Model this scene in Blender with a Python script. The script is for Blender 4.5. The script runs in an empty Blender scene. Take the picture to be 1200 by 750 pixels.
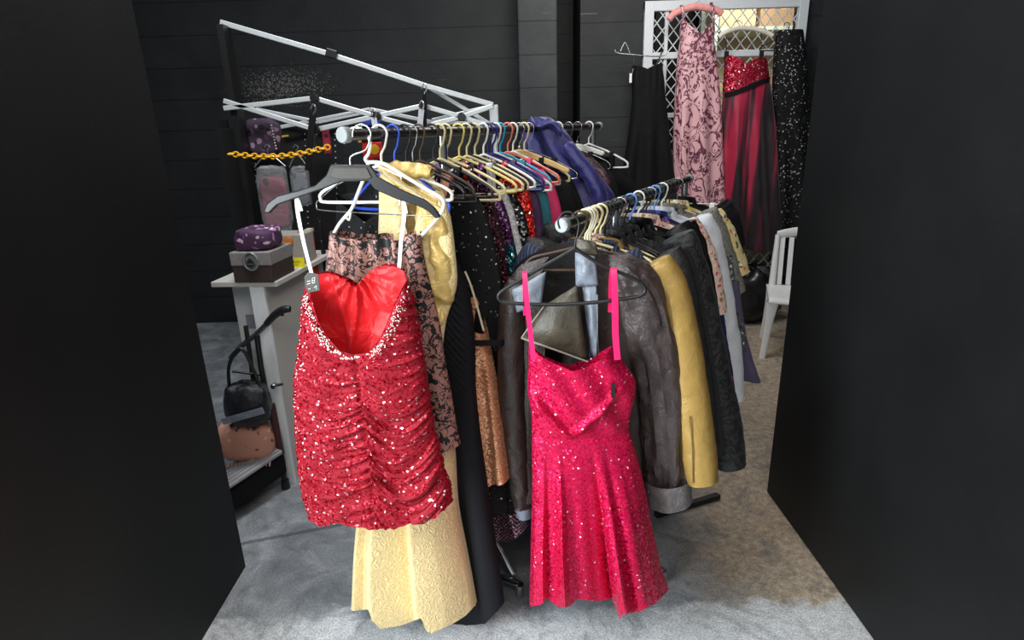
import bpy, bmesh, math, random
from mathutils import Vector, Matrix, noise
random.seed(7)
SC = bpy.context.scene
COL = SC.collection
PI = math.pi
F, H = 700.0, 1.65                       # focal length in pixels of a 1200x750 frame, lens height
PITCH, ROLL = math.radians(17.8), math.radians(-1.8)
CM = Matrix.Rotation(PI / 2 - PITCH, 3, 'X') @ Matrix.Rotation(ROLL, 3, 'Z')
CMI = CM.transposed()

def ray(px, py): return CM @ Vector(((px - 600) / F, -(py - 375) / F, -1))
def U(px, py, Y):
    r = ray(px, py); t = Y / r.y
    return Vector((r.x * t, Y, H + r.z * t))
def GND(px, py):
    r = ray(px, py); t = -H / r.z
    return Vector((r.x * t, r.y * t, 0))
def proj(P):
    q = CMI @ (Vector(P) - Vector((0, 0, H)))
    return 600 + F * q.x / -q.z, 375 - F * q.y / -q.z

# ------------------------------------------------------------------ mesh builder
class MB:
    def __init__(s): s.v = []; s.f = []
    def add(s, vs, fs):
        o = len(s.v); s.v += [tuple(p) for p in vs]; s.f += [tuple(i + o for i in f) for f in fs]
    def box(s, c, d, R=None):
        c = Vector(c); vs = []
        for x in (-.5, .5):
            for y in (-.5, .5):
                for z in (-.5, .5):
                    p = Vector((x * d[0], y * d[1], z * d[2]))
                    vs.append(c + (R @ p if R else p))
        s.add(vs, [(0, 1, 3, 2), (4, 6, 7, 5), (0, 4, 5, 1), (2, 3, 7, 6), (0, 2, 6, 4), (1, 5, 7, 3)])
    def bar(s, a, b, w, h):
        a, b = Vector(a), Vector(b); t = (b - a); L = t.length; t.normalize()
        up = Vector((0, 0, 1)) if abs(t.z) < .95 else Vector((0, 1, 0))
        sx = t.cross(up).normalized(); uz = sx.cross(t)
        s.box((a + b) / 2, (L, w, h), Matrix((t, sx, uz)).transposed())
    def tube(s, pts, r, n=8, caps=True, closed=False):
        pts = [Vector(p) for p in pts]; N = len(pts)
        rr = r if isinstance(r, (list, tuple)) else [r] * N
        T = []
        for i in range(N):
            a = pts[i - 1] if (i > 0 or closed) else pts[0]
            b = pts[(i + 1) % N] if (i < N - 1 or closed) else pts[-1]
            t = (b - a); T.append(t.normalized() if t.length > 1e-9 else Vector((0, 0, 1)))
        u = T[0].orthogonal().normalized(); vs = []
        for i in range(N):
            u = (u - T[i] * u.dot(T[i]))
            u = u.normalized() if u.length > 1e-6 else T[i].orthogonal().normalized()
            w = T[i].cross(u)
            for k in range(n):
                a = 2 * PI * k / n
                vs.append(pts[i] + (u * math.cos(a) + w * math.sin(a)) * rr[i])
        fs = []
        for i in range(N if closed else N - 1):
            j = (i + 1) % N
            for k in range(n):
                l = (k + 1) % n
                fs.append((i * n + k, i * n + l, j * n + l, j * n + k))
        if caps and not closed:
            fs.append(tuple(range(n - 1, -1, -1))); fs.append(tuple((N - 1) * n + k for k in range(n)))
        s.add(vs, fs)
    def ribbon(s, pts, w, t=.0015, wd=(1, 0, 0)):
        """flat strap of width w along wd and thickness t"""
        pts = [Vector(p) for p in pts]; wd = Vector(wd).normalized(); vs = []
        N = len(pts)
        ww = w if isinstance(w, (list, tuple)) else [w] * N
        for i, p in enumerate(pts):
            a = pts[max(i - 1, 0)]; b = pts[min(i + 1, N - 1)]
            tt = (b - a).normalized(); nn = tt.cross(wd)
            nn = nn.normalized() if nn.length > 1e-6 else Vector((0, 1, 0))
            side = nn.cross(tt).normalized()
            for q in ((-1, -1), (1, -1), (1, 1), (-1, 1)):
                vs.append(p + side * (q[0] * ww[i] / 2) + nn * (q[1] * t / 2))
        fs = []
        for i in range(N - 1):
            for k in range(4):
                l = (k + 1) % 4
                fs.append((i * 4 + k, i * 4 + l, i * 4 + 4 + l, i * 4 + 4 + k))
        fs += [(3, 2, 1, 0), tuple((N - 1) * 4 + k for k in range(4))]
        s.add(vs, fs)
    def ball(s, c, r, n=8, m=5, sc=(1, 1, 1)):
        c = Vector(c); vs = [c + Vector((0, 0, r * sc[2]))]
        for i in range(1, m):
            a = PI * i / m
            for k in range(n):
                b = 2 * PI * k / n
                vs.append(c + Vector((r * sc[0] * math.sin(a) * math.cos(b), r * sc[1] * math.sin(a) * math.sin(b), r * sc[2] * math.cos(a))))
        vs.append(c - Vector((0, 0, r * sc[2])))
        fs = []
        for k in range(n):
            l = (k + 1) % n
            fs.append((0, 1 + k, 1 + l))
            for i in range(m - 2):
                fs.append((1 + i * n + k, 1 + (i + 1) * n + k, 1 + (i + 1) * n + l, 1 + i * n + l))
            fs.append((1 + (m - 2) * n + k, len(vs) - 1, 1 + (m - 2) * n + l))
        s.add(vs, fs)
    def disc(s, c, ax, r, h, n=24):
        c = Vector(c); ax = Vector(ax).normalized()
        s.tube([c - ax * h / 2, c - ax * (h / 2 - min(h, r) * .12), c + ax * (h / 2 - min(h, r) * .12), c + ax * h / 2], [r * .9, r, r, r * .9], n)
    def plate(s, poly, y0, y1):
        """polygon in x,z extruded in y"""
        n = len(poly)
        vs = [(x, y0, z) for x, z in poly] + [(x, y1, z) for x, z in poly]
        fs = [tuple(range(n)), tuple(range(2 * n - 1, n - 1, -1))]
        for i in range(n):
            j = (i + 1) % n; fs.append((i, n + i, n + j, j))
        s.add(vs, fs)
    def grid(s, fn, nu, nv, wrap=False):
        vs = []
        for j in range(nv + 1):
            for i in range(nu if wrap else nu + 1):
                vs.append(fn(i / nu, j / nv))
        w = nu if wrap else nu + 1; fs = []
        for j in range(nv):
            for i in range(nu):
                i2 = (i + 1) % w
                fs.append((j * w + i, j * w + i2, (j + 1) * w + i2, (j + 1) * w + i))
        s.add(vs, fs)
    def build(s, name, m, parent=None, smooth=True, bevel=0, solid=0, sub=0):
        me = bpy.data.meshes.new(name); me.from_pydata(s.v, [], s.f); me.validate()
        bm = bmesh.new(); bm.from_mesh(me); bmesh.ops.recalc_face_normals(bm, faces=bm.faces)
        bm.to_mesh(me); bm.free()
        o = bpy.data.objects.new(name, me); COL.objects.link(o)
        if m: me.materials.append(m)
        if smooth:
            for p in me.polygons: p.use_smooth = True
            me.set_sharp_from_angle(angle=math.radians(50))
        if solid:
            q = o.modifiers.new('Solidify', 'SOLIDIFY'); q.thickness = solid; q.offset = 0
        if bevel:
            q = o.modifiers.new('Bevel', 'BEVEL'); q.width = bevel; q.segments = 2; q.limit_method = 'ANGLE'
        if sub:
            q = o.modifiers.new('Subdivision', 'SUBSURF'); q.levels = sub; q.render_levels = sub
        if parent: o.parent = parent
        return o

def tag(o, label, cat, group=None, kind=None):
    if label: o['label'] = label
    if cat: o['category'] = cat
    if group: o['group'] = group
    if kind: o['kind'] = kind
    return o
def thing(name, loc, yaw, label, cat, group=None):
    o = bpy.data.objects.new(name, None); COL.objects.link(o)
    o.empty_display_size = .05
    o.location = loc; o.rotation_euler = (0, 0, yaw)
    return tag(o, label, cat, group)
def structure(o): o['kind'] = 'structure'; return o

class Fr:
    """hanging plane: origin on the rail, local x sideways, local y away from the viewer, z up"""
    def __init__(s, o, yaw):
        s.o = Vector(o); s.yaw = yaw
        s.M = Matrix.Translation(s.o) @ Matrix.Rotation(yaw, 4, 'Z'); s.I = s.M.inverted()
    def L(s, px, py, y=0.0):
        a = s.I @ Vector((0, 0, H)); b = s.I.to_3x3() @ ray(px, py)
        t = (y - a.y) / b.y
        p = a + b * t
        return p.x, p.z
    def P(s, px, py, y=0.0):
        x, z = s.L(px, py, y); return Vector((x, y, z))

def interp(rows, z):
    """rows sorted by descending z: (z, a, b, ...) -> smooth values at z"""
    n = len(rows)
    if z >= rows[0][0]: return rows[0][1:]
    if z <= rows[-1][0]: return rows[-1][1:]
    for i in range(n - 1):
        if rows[i][0] >= z >= rows[i + 1][0]: break
    z0, z1 = rows[i][0], rows[i + 1][0]; h = z1 - z0
    t = (z - z0) / h if abs(h) > 1e-9 else 0
    out = []
    for k in range(1, len(rows[0])):
        p0, p1 = rows[i][k], rows[i + 1][k]
        sl = (p1 - p0) / h if abs(h) > 1e-9 else 0
        m0 = (p1 - rows[i - 1][k]) / (z1 - rows[i - 1][0]) if i > 0 else sl
        m1 = (rows[i + 2][k] - p0) / (rows[i + 2][0] - z0) if i < n - 2 else sl
        t2, t3 = t * t, t * t * t
        out.append((2 * t3 - 3 * t2 + 1) * p0 + (t3 - 2 * t2 + t) * h * m0 + (-2 * t3 + 3 * t2) * p1 + (t3 - t2) * h * m1)
    return out
def lin(poly, x):
    """poly sorted by x: (x, value)"""
    if x <= poly[0][0]: return poly[0][1]
    for (a, p), (b, q) in zip(poly, poly[1:]):
        if x <= b: return p + (q - p) * (x - a) / max(b - a, 1e-9)
    return poly[-1][1]
def ns(x, y, z=0.0): return noise.noise(Vector((x, y, z)))
def sst(a, b, x):
    t = min(max((x - a) / (b - a), 0), 1); return t * t * (3 - 2 * t)

def px_rows(fr, rows, th=None, y=0.0):
    out = []
    for i, r in enumerate(rows):
        xl, z1 = fr.L(r[1], r[0], y); xr, z2 = fr.L(r[2], r[0], y)
        out.append(((z1 + z2) / 2, (xl + xr) / 2, (xr - xl) / 2, r[3] if len(r) > 3 else (th or .05)))
    return out
def px_line(fr, pts, y=0.0): return sorted(fr.L(a, b, y) for a, b in pts)

def garment_shell(mb, rows, top_f, top_b, hem, nu=96, nv=60, disp=None, arc=(0, 1), inset=0.0, flat=.8):
    """cloth hung as a flattened tube. top_f / top_b / hem: (x, z) lines. disp(x, z, c, v) pushes outwards.
    u runs right side -> back -> left side -> front; arc picks a stretch of it."""
    full = arc == (0, 1)
    def at(u, v):
        uu = arc[0] + (arc[1] - arc[0]) * u
        a = 2 * PI * uu; c = math.cos(a); sn = math.sin(a)
        top = top_b if sn >= 0 else top_f
        z = rows[0][0]
        for _ in range(4):
            cx, hw, th = interp(rows, z); z = lin(top, cx + c * hw)
        zt = z; z = rows[-1][0]
        for _ in range(4):
            cx, hw, th = interp(rows, z); z = lin(hem, cx + c * hw)
        zb = z
        z = zt + (zb - zt) * v
        cx, hw, th = interp(rows, z); hw -= inset; th -= inset
        x = cx + c * hw
        d = disp(x, z, c, v) if disp else 0
        e = abs(sn) ** flat
        y = (th * e + d * min(1, e * 1.6)) * (1 if sn >= 0 else -1)
        return (x + d * .5 * c * (1 - e), y, z)
    mb.grid(at, nu, nv, wrap=full)

def sleeve_shell(mb, path, depth=.05, n=20, m=36, wr=.004, seed=0.0, close_top=True, y0=0.0, vert=0.0):
    """path: (x, z, width) down the sleeve; elliptical tube with cross wrinkles"""
    k = len(path); rows = []
    for i in range(m + 1):
        f = i / m * (k - 1); a = min(int(f), k - 2); t = f - a
        p = []
        for q in range(3):
            p0 = path[max(a - 1, 0)][q]; p1 = path[a][q]; p2 = path[a + 1][q]; p3 = path[min(a + 2, k - 1)][q]
            p.append(.5 * (2 * p1 + (p2 - p0) * t + (2 * p0 - 5 * p1 + 4 * p2 - p3) * t * t + (3 * p1 - p0 - 3 * p2 + p3) * t ** 3))
        rows.append(p)
    vs = []
    for i, (x, z, w) in enumerate(rows):
        a = rows[max(i - 1, 0)]; b = rows[min(i + 1, m)]
        t = Vector((b[0] - a[0], 0, b[1] - a[1])); t = t.normalized() if t.length > 1e-9 else Vector((0, 0, -1))
        nx = Vector((-t.z, 0, t.x)); v = i / m
        cap = math.sqrt(max(0, 1 - (1 - min(v / .07, 1)) ** 2)) if close_top else 1
        for q in range(n):
            an = 2 * PI * q / n
            d = wr * (ns(math.cos(an) * 1.5 + seed, i * .35 * 36 / m + math.sin(an) * 1.2, seed) + .5 * ns(math.cos(an) * 4, i * .9 * 36 / m, seed + 5)) * (1 if i > 1 else 0)
            if vert: d += vert * (1 - 3.2 * abs(ns(math.cos(an) * 2.6 + seed, math.sin(an) * 2.6, v * 3.5 + ns(v * 6, an, 3))) - .8 * abs(ns(an * 1.5, v * 16, seed))) * sst(0, .25, v)
            vs.append(Vector((x, y0, z)) + nx * ((w / 2 + d) * math.cos(an) * cap) + Vector((0, (min(depth, w * .6) + d) * math.sin(an) * cap, 0)))
    fs = []
    for i in range(m):
        for q in range(n):
            r = (q + 1) % n; fs.append((i * n + q, i * n + r, (i + 1) * n + r, (i + 1) * n + q))
    mb.add(vs, fs)

# ------------------------------------------------------------------ materials
def lc(r, g, b):
    f = lambda c: (c / 255 / 12.92) if c / 255 <= .04045 else ((c / 255 + .055) / 1.055) ** 2.4
    return (f(r), f(g), f(b), 1)
class NT:
    def __init__(s, name):
        s.m = bpy.data.materials.new(name); s.m.use_nodes = True
        s.t = s.m.node_tree; s.b = s.t.nodes['Principled BSDF']; s.tc = None
    def n(s, kind, **kw):
        o = s.t.nodes.new(kind)
        for k, v in kw.items():
            if k.startswith('i_'): o.inputs[k[2:].replace('_', ' ')].default_value = v
            else: setattr(o, k, v)
        return o
    def l(s, a, b): s.t.links.new(a, b)
    def obj(s):
        if not s.tc: s.tc = s.n('ShaderNodeTexCoord')
        return s.tc.outputs['Object']
    def set(s, **kw):
        for k, v in kw.items(): s.b.inputs[k.replace('_', ' ')].default_value = v
    def noise(s, scale, detail=3, rough=.5, vec=None, dist=0):
        o = s.n('ShaderNodeTexNoise'); o.inputs['Scale'].default_value = scale; o.inputs['Detail'].default_value = detail
        o.inputs['Roughness'].default_value = rough; o.inputs['Distortion'].default_value = dist
        s.l(vec or s.obj(), o.inputs['Vector']); return o
    def ramp(s, fac, stops, interp='LINEAR'):
        o = s.n('ShaderNodeValToRGB'); o.color_ramp.interpolation = interp
        e = o.color_ramp.elements
        while len(e) < len(stops): e.new(.5)
        for q, (p, c) in zip(e, stops):
            q.position = p; q.color = c if len(c) == 4 else (*c, 1)
        s.l(fac, o.inputs['Fac']); return o.outputs['Color']
    def mix(s, fac, a, b):
        o = s.n('ShaderNodeMix', data_type='RGBA')
        for sock, val in ((o.inputs[0], fac), (o.inputs[6], a), (o.inputs[7], b)):
            if isinstance(val, (int, float, tuple)): sock.default_value = val
            else: s.l(val, sock)
        return o.outputs[2]
    def math(s, op, a, b=0.0):
        o = s.n('ShaderNodeMath', operation=op)
        for sock, val in ((o.inputs[0], a), (o.inputs[1], b)):
            if isinstance(val, (int, float)): sock.default_value = val
            else: s.l(val, sock)
        return o.outputs[0]
    def bump(s, h, strength=.3, dist=.002, normal=None):
        o = s.n('ShaderNodeBump'); o.inputs['Strength'].default_value = strength; o.inputs['Distance'].default_value = dist
        s.l(h, o.inputs['Height'])
        if normal: s.l(normal, o.inputs['Normal'])
        s.l(o.outputs['Normal'], s.b.inputs['Normal']); return o
    def map(s, scale):
        o = s.n('ShaderNodeMapping'); o.inputs['Scale'].default_value = scale; s.l(s.obj(), o.inputs['Vector']); return o.outputs['Vector']

BW = ((0, 0, 0, 1), (1, 1, 1, 1))
def plain(name, col, rough=.5, metal=0.0, var=.12, bump=0.0, scale=60, **kw):
    t = NT(name); n = t.noise(scale, 4)
    a = tuple(min(1, c * (1 - var)) for c in col[:3]) + (1,); b = tuple(min(1, c * (1 + var)) for c in col[:3]) + (1,)
    t.l(t.ramp(n.outputs['Fac'], [(.3, a), (.7, b)]), t.b.inputs['Base Color'])
    t.set(Roughness=rough, Metallic=metal, **kw)
    if bump: t.bump(n.outputs['Fac'], bump, .002)
    return t.m
def cloth(name, col, rough=.8, sheen=.3, weave=900, var=.15, wrinkle=.5):
    t = NT(name); n = t.noise(14, 4); f = t.noise(weave, 1)
    a = tuple(c * (1 - var) for c in col[:3]) + (1,); b = tuple(min(1, c * (1 + var)) for c in col[:3]) + (1,)
    t.l(t.ramp(n.outputs['Fac'], [(.3, a), (.7, b)]), t.b.inputs['Base Color'])
    t.set(Roughness=rough, Sheen_Weight=sheen if sum(col[:3]) > .03 else 0, Specular_IOR_Level=.5 if sum(col[:3]) > .03 else .25); t.b.inputs['Sheen Tint'].default_value = tuple(min(1, c * 2 + .1) for c in col[:3]) + (1,)
    h = t.math('ADD', t.math('MULTIPLY', n.outputs['Fac'], 4), t.math('MULTIPLY', f.outputs['Fac'], .25))
    t.bump(h, wrinkle, .004)
    return t.m
def sequins(name, base, light, size=.005, tilt=.8, metal=.7, rough=.22, silver=0.0, silver_glint_col=(.9, .88, .9, 1), dark=None, ground=None, cover=1.0):
    """little tilted discs: every cell has its own normal and its own shade"""
    t = NT(name)
    v = t.n('ShaderNodeTexVoronoi'); v.inputs['Scale'].default_value = 1 / size; t.l(t.obj(), v.inputs['Vector'])
    sep = t.n('ShaderNodeSeparateColor'); t.l(v.outputs['Color'], sep.inputs[0])
    col = t.ramp(sep.outputs[0], [(0, dark or base), (.5, base), (1, light)])
    if silver: col = t.mix(t.math('GREATER_THAN', sep.outputs[1], 1 - silver), col, silver_glint_col)  # pale cells: silver sequins on some cloths, sparkle painted into others
    fac = None
    if ground:
        fac = t.math('LESS_THAN', sep.outputs[2], cover)
        col = t.mix(fac, ground, col)
    t.l(col, t.b.inputs['Base Color'])
    if fac is not None:
        t.l(t.math('MULTIPLY', fac, metal), t.b.inputs['Metallic'])
        t.l(t.math('SUBTRACT', .75, t.math('MULTIPLY', fac, .75 - rough)), t.b.inputs['Roughness'])
    else: t.set(Metallic=metal, Roughness=rough)
    t.set(Specular_IOR_Level=.3)
    g = t.n('ShaderNodeNewGeometry')
    sub = t.n('ShaderNodeVectorMath', operation='SUBTRACT'); t.l(v.outputs['Color'], sub.inputs[0]); sub.inputs[1].default_value = (.5, .5, .5)
    sc = t.n('ShaderNodeVectorMath', operation='SCALE'); t.l(sub.outputs[0], sc.inputs[0]); sc.inputs['Scale'].default_value = tilt
    if fac is not None: t.l(t.math('MULTIPLY', fac, tilt), sc.inputs['Scale'])
    ad = t.n('ShaderNodeVectorMath', operation='ADD'); t.l(g.outputs['Normal'], ad.inputs[0]); t.l(sc.outputs[0], ad.inputs[1])
    nm = t.n('ShaderNodeVectorMath', operation='NORMALIZE'); t.l(ad.outputs[0], nm.inputs[0])
    t.l(nm.outputs[0], t.b.inputs['Normal'])
    return t.m
def leather(name, col, rough=.35, crease=.5, var=.25, metal=0.0, scale=22):
    t = NT(name); n = t.noise(scale, 5, .6, dist=.6); g = t.n('ShaderNodeTexVoronoi'); g.inputs['Scale'].default_value = 420; t.l(t.obj(), g.inputs['Vector'])
    a = tuple(c * (1 - var) for c in col[:3]) + (1,); b = tuple(min(1, c * (1 + var)) for c in col[:3]) + (1,)
    t.l(t.ramp(n.outputs['Fac'], [(.3, a), (.7, b)]), t.b.inputs['Base Color'])
    t.set(Roughness=rough, Metallic=metal, Specular_IOR_Level=.5 if sum(col[:3]) > .03 else .3)
    h = t.math('ADD', t.math('MULTIPLY', n.outputs['Fac'], 3), t.math('MULTIPLY', g.outputs['Distance'], .25))
    t.bump(h, crease, .004)
    return t.m
def printed(name, ground, cols, scale=40, rough=.75, cover=.5, warp=.02, metal=0.0):
    """patches of print: voronoi cells warped by noise; ground shows between"""
    t = NT(name); n = t.noise(scale * .8, 3)
    sub = t.n('ShaderNodeVectorMath', operation='SUBTRACT'); t.l(n.outputs['Color'], sub.inputs[0]); sub.inputs[1].default_value = (.5, .5, .5)
    sc = t.n('ShaderNodeVectorMath', operation='SCALE'); t.l(sub.outputs[0], sc.inputs[0]); sc.inputs['Scale'].default_value = warp * 2
    ad = t.n('ShaderNodeVectorMath', operation='ADD'); t.l(t.obj(), ad.inputs[0]); t.l(sc.outputs[0], ad.inputs[1])
    v = t.n('ShaderNodeTexVoronoi'); v.inputs['Scale'].default_value = scale; t.l(ad.outputs[0], v.inputs['Vector'])
    sep = t.n('ShaderNodeSeparateColor'); t.l(v.outputs['Color'], sep.inputs[0])
    k = len(cols)
    col = t.ramp(sep.outputs[0], [(i / k, c) for i, c in enumerate(cols)], 'CONSTANT')
    inside = t.math('LESS_THAN', v.outputs['Distance'], .42)
    on = t.math('MULTIPLY', inside, t.math('LESS_THAN', sep.outputs[1], cover))
    t.l(t.mix(on, ground, col), t.b.inputs['Base Color'])
    t.set(Roughness=rough, Metallic=metal)
    w = t.noise(16, 4); t.bump(w.outputs['Fac'], .5, .008)
    return t.m
def lace(name, ground, thread, scale=28, rough=.7, thick=.1, blot=.52):
    """satin under a net of curling threads and petals"""
    t = NT(name); n = t.noise(scale, 2, .5, dist=2.2)
    line = t.math('LESS_THAN', t.math('ABSOLUTE', t.math('SUBTRACT', n.outputs['Fac'], .5)), thick * .3)
    n2 = t.noise(scale * 1.3, 3, .6, dist=1.2)
    bl = t.math('GREATER_THAN', n2.outputs['Fac'], blot)
    on = t.math('MAXIMUM', line, bl)
    t.l(t.mix(on, ground, thread), t.b.inputs['Base Color'])
    t.l(t.math('ADD', .4, t.math('MULTIPLY', on, rough - .4)), t.b.inputs['Roughness'])
    t.bump(on, .4, .0015)
    return t.m
def brocade(name, col, rough=.45, scale=34, metal=0.0, depth=.6):
    t = NT(name); n = t.noise(scale, 2, .5, dist=2.0); w = t.noise(9, 3)
    line = t.ramp(t.math('ABSOLUTE', t.math('SUBTRACT', n.outputs['Fac'], .5)), [(0, BW[1]), (.09, BW[0])])
    a = tuple(c * .84 for c in col[:3]) + (1,)
    t.l(t.mix(line, a, col), t.b.inputs['Base Color'])
    t.set(Roughness=rough, Metallic=metal, Sheen_Weight=.2)
    h = t.math('ADD', line, t.math('MULTIPLY', w.outputs['Fac'], 1.5))
    t.bump(h, depth, .003)
    return t.m
# ------------------------------------------------------------------ camera, world, light
cd = bpy.data.cameras.new('camera'); co = bpy.data.objects.new('camera', cd); COL.objects.link(co)
cd.sensor_width = 36; cd.sensor_fit = 'HORIZONTAL'; cd.lens = 36 * F / 1200; cd.clip_start = .05
co.matrix_world = Matrix.Translation((0, 0, H)) @ CM.to_4x4()
SC.camera = co
VS = SC.view_settings
VS.view_transform = 'Standard'; VS.look = 'None'; VS.gamma = 1; VS.exposure = 0; VS.use_curve_mapping = False
w = bpy.data.worlds.new('sky'); SC.world = w; w.use_nodes = True
bg = w.node_tree.nodes['Background']; bg.inputs[0].default_value = (.75, .88, 1, 1); bg.inputs[1].default_value = .20
def area(name, loc, tgt, sx, sy, power, col):
    d = bpy.data.lights.new(name, 'AREA'); d.shape = 'RECTANGLE'; d.size = sx; d.size_y = sy; d.energy = power; d.color = col
    o = bpy.data.objects.new(name, d); COL.objects.link(o); o.location = loc
    o.rotation_euler = (Vector(tgt) - Vector(loc)).to_track_quat('-Z', 'Y').to_euler(); return o
# the roller door the viewer stands in: daylight from behind, most of it from the left
area('daylight_window', (-1.72, .22, 1.45), (-.05, 1.65, .85), 1.0, 2.2, 150, (.88, .96, 1.0))
area('overhead_fill', (.3, -.5, 3.1), (.3, 2.4, .6), 1.8, 1.4, 46, (1.0, .94, .86))  # warm front fill added above the viewer, not a visible source
area('back_fill', (.9, 3.9, 3.25), (1.1, 4.4, .9), 1.2, .5, 34, (1.0, .96, .9))  # unseen fill added to brighten the mesh, gowns and chair
area('stall_fill', (-.9, 2.2, 3.2), (-1.0, 3.0, 1.0), .8, .4, 44, (.95, .98, 1.0))  # unseen fill added to brighten the goods on the left
area('storeroom_lamp', (2.3, 6.0, 2.9), (2.3, 6.6, 1.9), .9, .3, 14, (1.0, .95, .86))

# ------------------------------------------------------------------ setting
def floor_mat():
    t = NT('worn_concrete')
    big = t.noise(1.6, 6, .6); fine = t.noise(34, 5, .7); grit = t.noise(160, 3, .7); st = t.noise(5, 5, .65, dist=.8)
    base = t.ramp(st.outputs['Fac'], [(.28, lc(110, 115, 121)), (.5, lc(150, 155, 161)), (.72, lc(192, 195, 199))])
    warm = t.ramp(fine.outputs['Fac'], [(.32, lc(140, 122, 102)), (.7, lc(214, 196, 172))])
    sep = t.n('ShaderNodeSeparateXYZ'); t.l(t.obj(), sep.inputs[0])
    # bare brown patch on the right hand side, whitish band across the near floor
    mx = t.math('ADD', sep.outputs[0], t.math('MULTIPLY', t.math('SUBTRACT', big.outputs['Fac'], .5), 1.2))
    rf = t.ramp(mx, [(.55, BW[0]), (1.0, BW[1])])
    c = t.mix(rf, base, warm)
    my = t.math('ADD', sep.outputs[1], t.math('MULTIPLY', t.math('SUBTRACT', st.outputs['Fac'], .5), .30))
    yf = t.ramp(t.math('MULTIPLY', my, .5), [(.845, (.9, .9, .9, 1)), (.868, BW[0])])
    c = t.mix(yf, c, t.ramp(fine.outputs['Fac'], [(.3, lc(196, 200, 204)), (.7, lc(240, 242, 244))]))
    pa, pb = GND(289, 636), GND(420, 611); dn = Vector((-(pb - pa).y, (pb - pa).x, 0)).normalized(); k0 = dn.dot(pa)
    ln = t.math('ABSOLUTE', t.math('SUBTRACT', t.math('ADD', t.math('MULTIPLY', sep.outputs[0], dn.x), t.math('MULTIPLY', sep.outputs[1], dn.y)), t.math('ADD', k0, t.math('MULTIPLY', t.math('SUBTRACT', fine.outputs['Fac'], .5), .02))))
    jn = t.math('MULTIPLY', t.math('LESS_THAN', ln, .011), t.math('LESS_THAN', sep.outputs[0], -.25))
    c = t.mix(t.math('MULTIPLY', jn, .6), c, lc(52, 52, 56))
    sw_ = t.noise(3.2, 6, .75, dist=2.5); c = t.mix(t.ramp(sw_.outputs['Fac'], [(.36, (.55, .55, .55, 1)), (.5, BW[0])]), c, lc(96, 98, 102))
    c2 = t.mix(t.ramp(grit.outputs['Fac'], [(.35, (.55, .55, .55, 1)), (.6, BW[0])]), c, lc(58, 58, 58))
    t.l(c2, t.b.inputs['Base Color']); t.set(Roughness=.62)
    h = t.math('ADD', fine.outputs['Fac'], t.math('MULTIPLY', grit.outputs['Fac'], .5)); t.bump(h, .5, .004)
    return t.m
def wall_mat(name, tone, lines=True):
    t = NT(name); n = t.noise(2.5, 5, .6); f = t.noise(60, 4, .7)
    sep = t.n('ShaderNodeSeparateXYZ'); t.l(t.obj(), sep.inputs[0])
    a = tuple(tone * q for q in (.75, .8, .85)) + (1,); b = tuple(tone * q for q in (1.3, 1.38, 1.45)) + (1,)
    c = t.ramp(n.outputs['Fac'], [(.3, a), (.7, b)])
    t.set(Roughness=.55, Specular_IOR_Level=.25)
    if lines:
        # scratches: long thin horizontal scuffs
        sv = t.noise(1.0, 4, .6, vec=t.map((1.2, 1, 46)))
        gate = t.noise(1.7, 2)
        sc = t.math('MULTIPLY', t.math('GREATER_THAN', sv.outputs['Fac'], .70), t.math('GREATER_THAN', gate.outputs['Fac'], .52))
        c = t.mix(t.math('MULTIPLY', sc, .35), c, lc(120, 124, 128))
        # a patch where the paint has flaked to specks
        dx = t.math('SUBTRACT', sep.outputs[0], -1.86); dz = t.math('SUBTRACT', sep.outputs[2], 2.03)
        r = t.math('ADD', t.math('POWER', t.math('MULTIPLY', dx, 1.9), 2), t.math('POWER', t.math('MULTIPLY', dz, 5.5), 2))
        sp = t.noise(75, 3, .75)
        thr = t.math('ADD', .53, t.math('MULTIPLY', r, .14))
        c = t.mix(t.math('MULTIPLY', t.math('GREATER_THAN', sp.outputs['Fac'], thr), .55), c, lc(168, 164, 160))
        # board joints
        fr = t.math('FRACT', t.math('MULTIPLY', sep.outputs[2], 4.1))
        joint = t.math('LESS_THAN', fr, .035)
        c = t.mix(t.math('MULTIPLY', joint, .6), c, (.004, .004, .005, 1))
        h = t.math('SUBTRACT', f.outputs['Fac'], t.math('MULTIPLY', joint, 2))
        t.bump(h, .5, .006)
    else: t.bump(f.outputs['Fac'], .3, .003)
    t.l(c, t.b.inputs['Base Color'])
    return t.m
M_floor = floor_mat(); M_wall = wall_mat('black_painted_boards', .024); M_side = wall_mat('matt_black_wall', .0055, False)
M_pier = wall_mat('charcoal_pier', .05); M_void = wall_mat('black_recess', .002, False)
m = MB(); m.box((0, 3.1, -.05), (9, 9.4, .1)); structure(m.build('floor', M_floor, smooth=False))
YB = 5.35
xp0, xp1, xg1 = U(607, 70, YB).x, U(651, 70, YB).x, U(680, 70, YB).x
xm0 = U(751, 100, YB).x; zm0 = U(880, 325, YB).z; zm1 = U(820, 1, YB).z
m = MB()
m.box(((-4.4 + xp1) / 2, YB + .1, 1.7), (xp1 + 4.4, .2, 3.4))
m.box(((xg1 + xm0) / 2, YB + .1, 1.7), (xm0 - xg1, .2, 3.4))
xm1 = U(934, 100, YB).x
m.box(((xm0 + 4.4) / 2, YB + .1, zm0 / 2), (4.4 - xm0, .2, zm0))
m.box(((xm1 + 4.4) / 2, YB + .1, 1.7), (4.4 - xm1, .2, 3.4))
m.box(((xm0 + 4.4) / 2, YB + .1, (zm1 + 3.4) / 2), (4.4 - xm0, .2, 3.4 - zm1))
m.box(((xp1 + xg1) / 2, YB + .6, 1.7), (xg1 - xp1 + .4, .05, 3.4))
structure(m.build('wall_back', M_wall, smooth=False))
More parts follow.
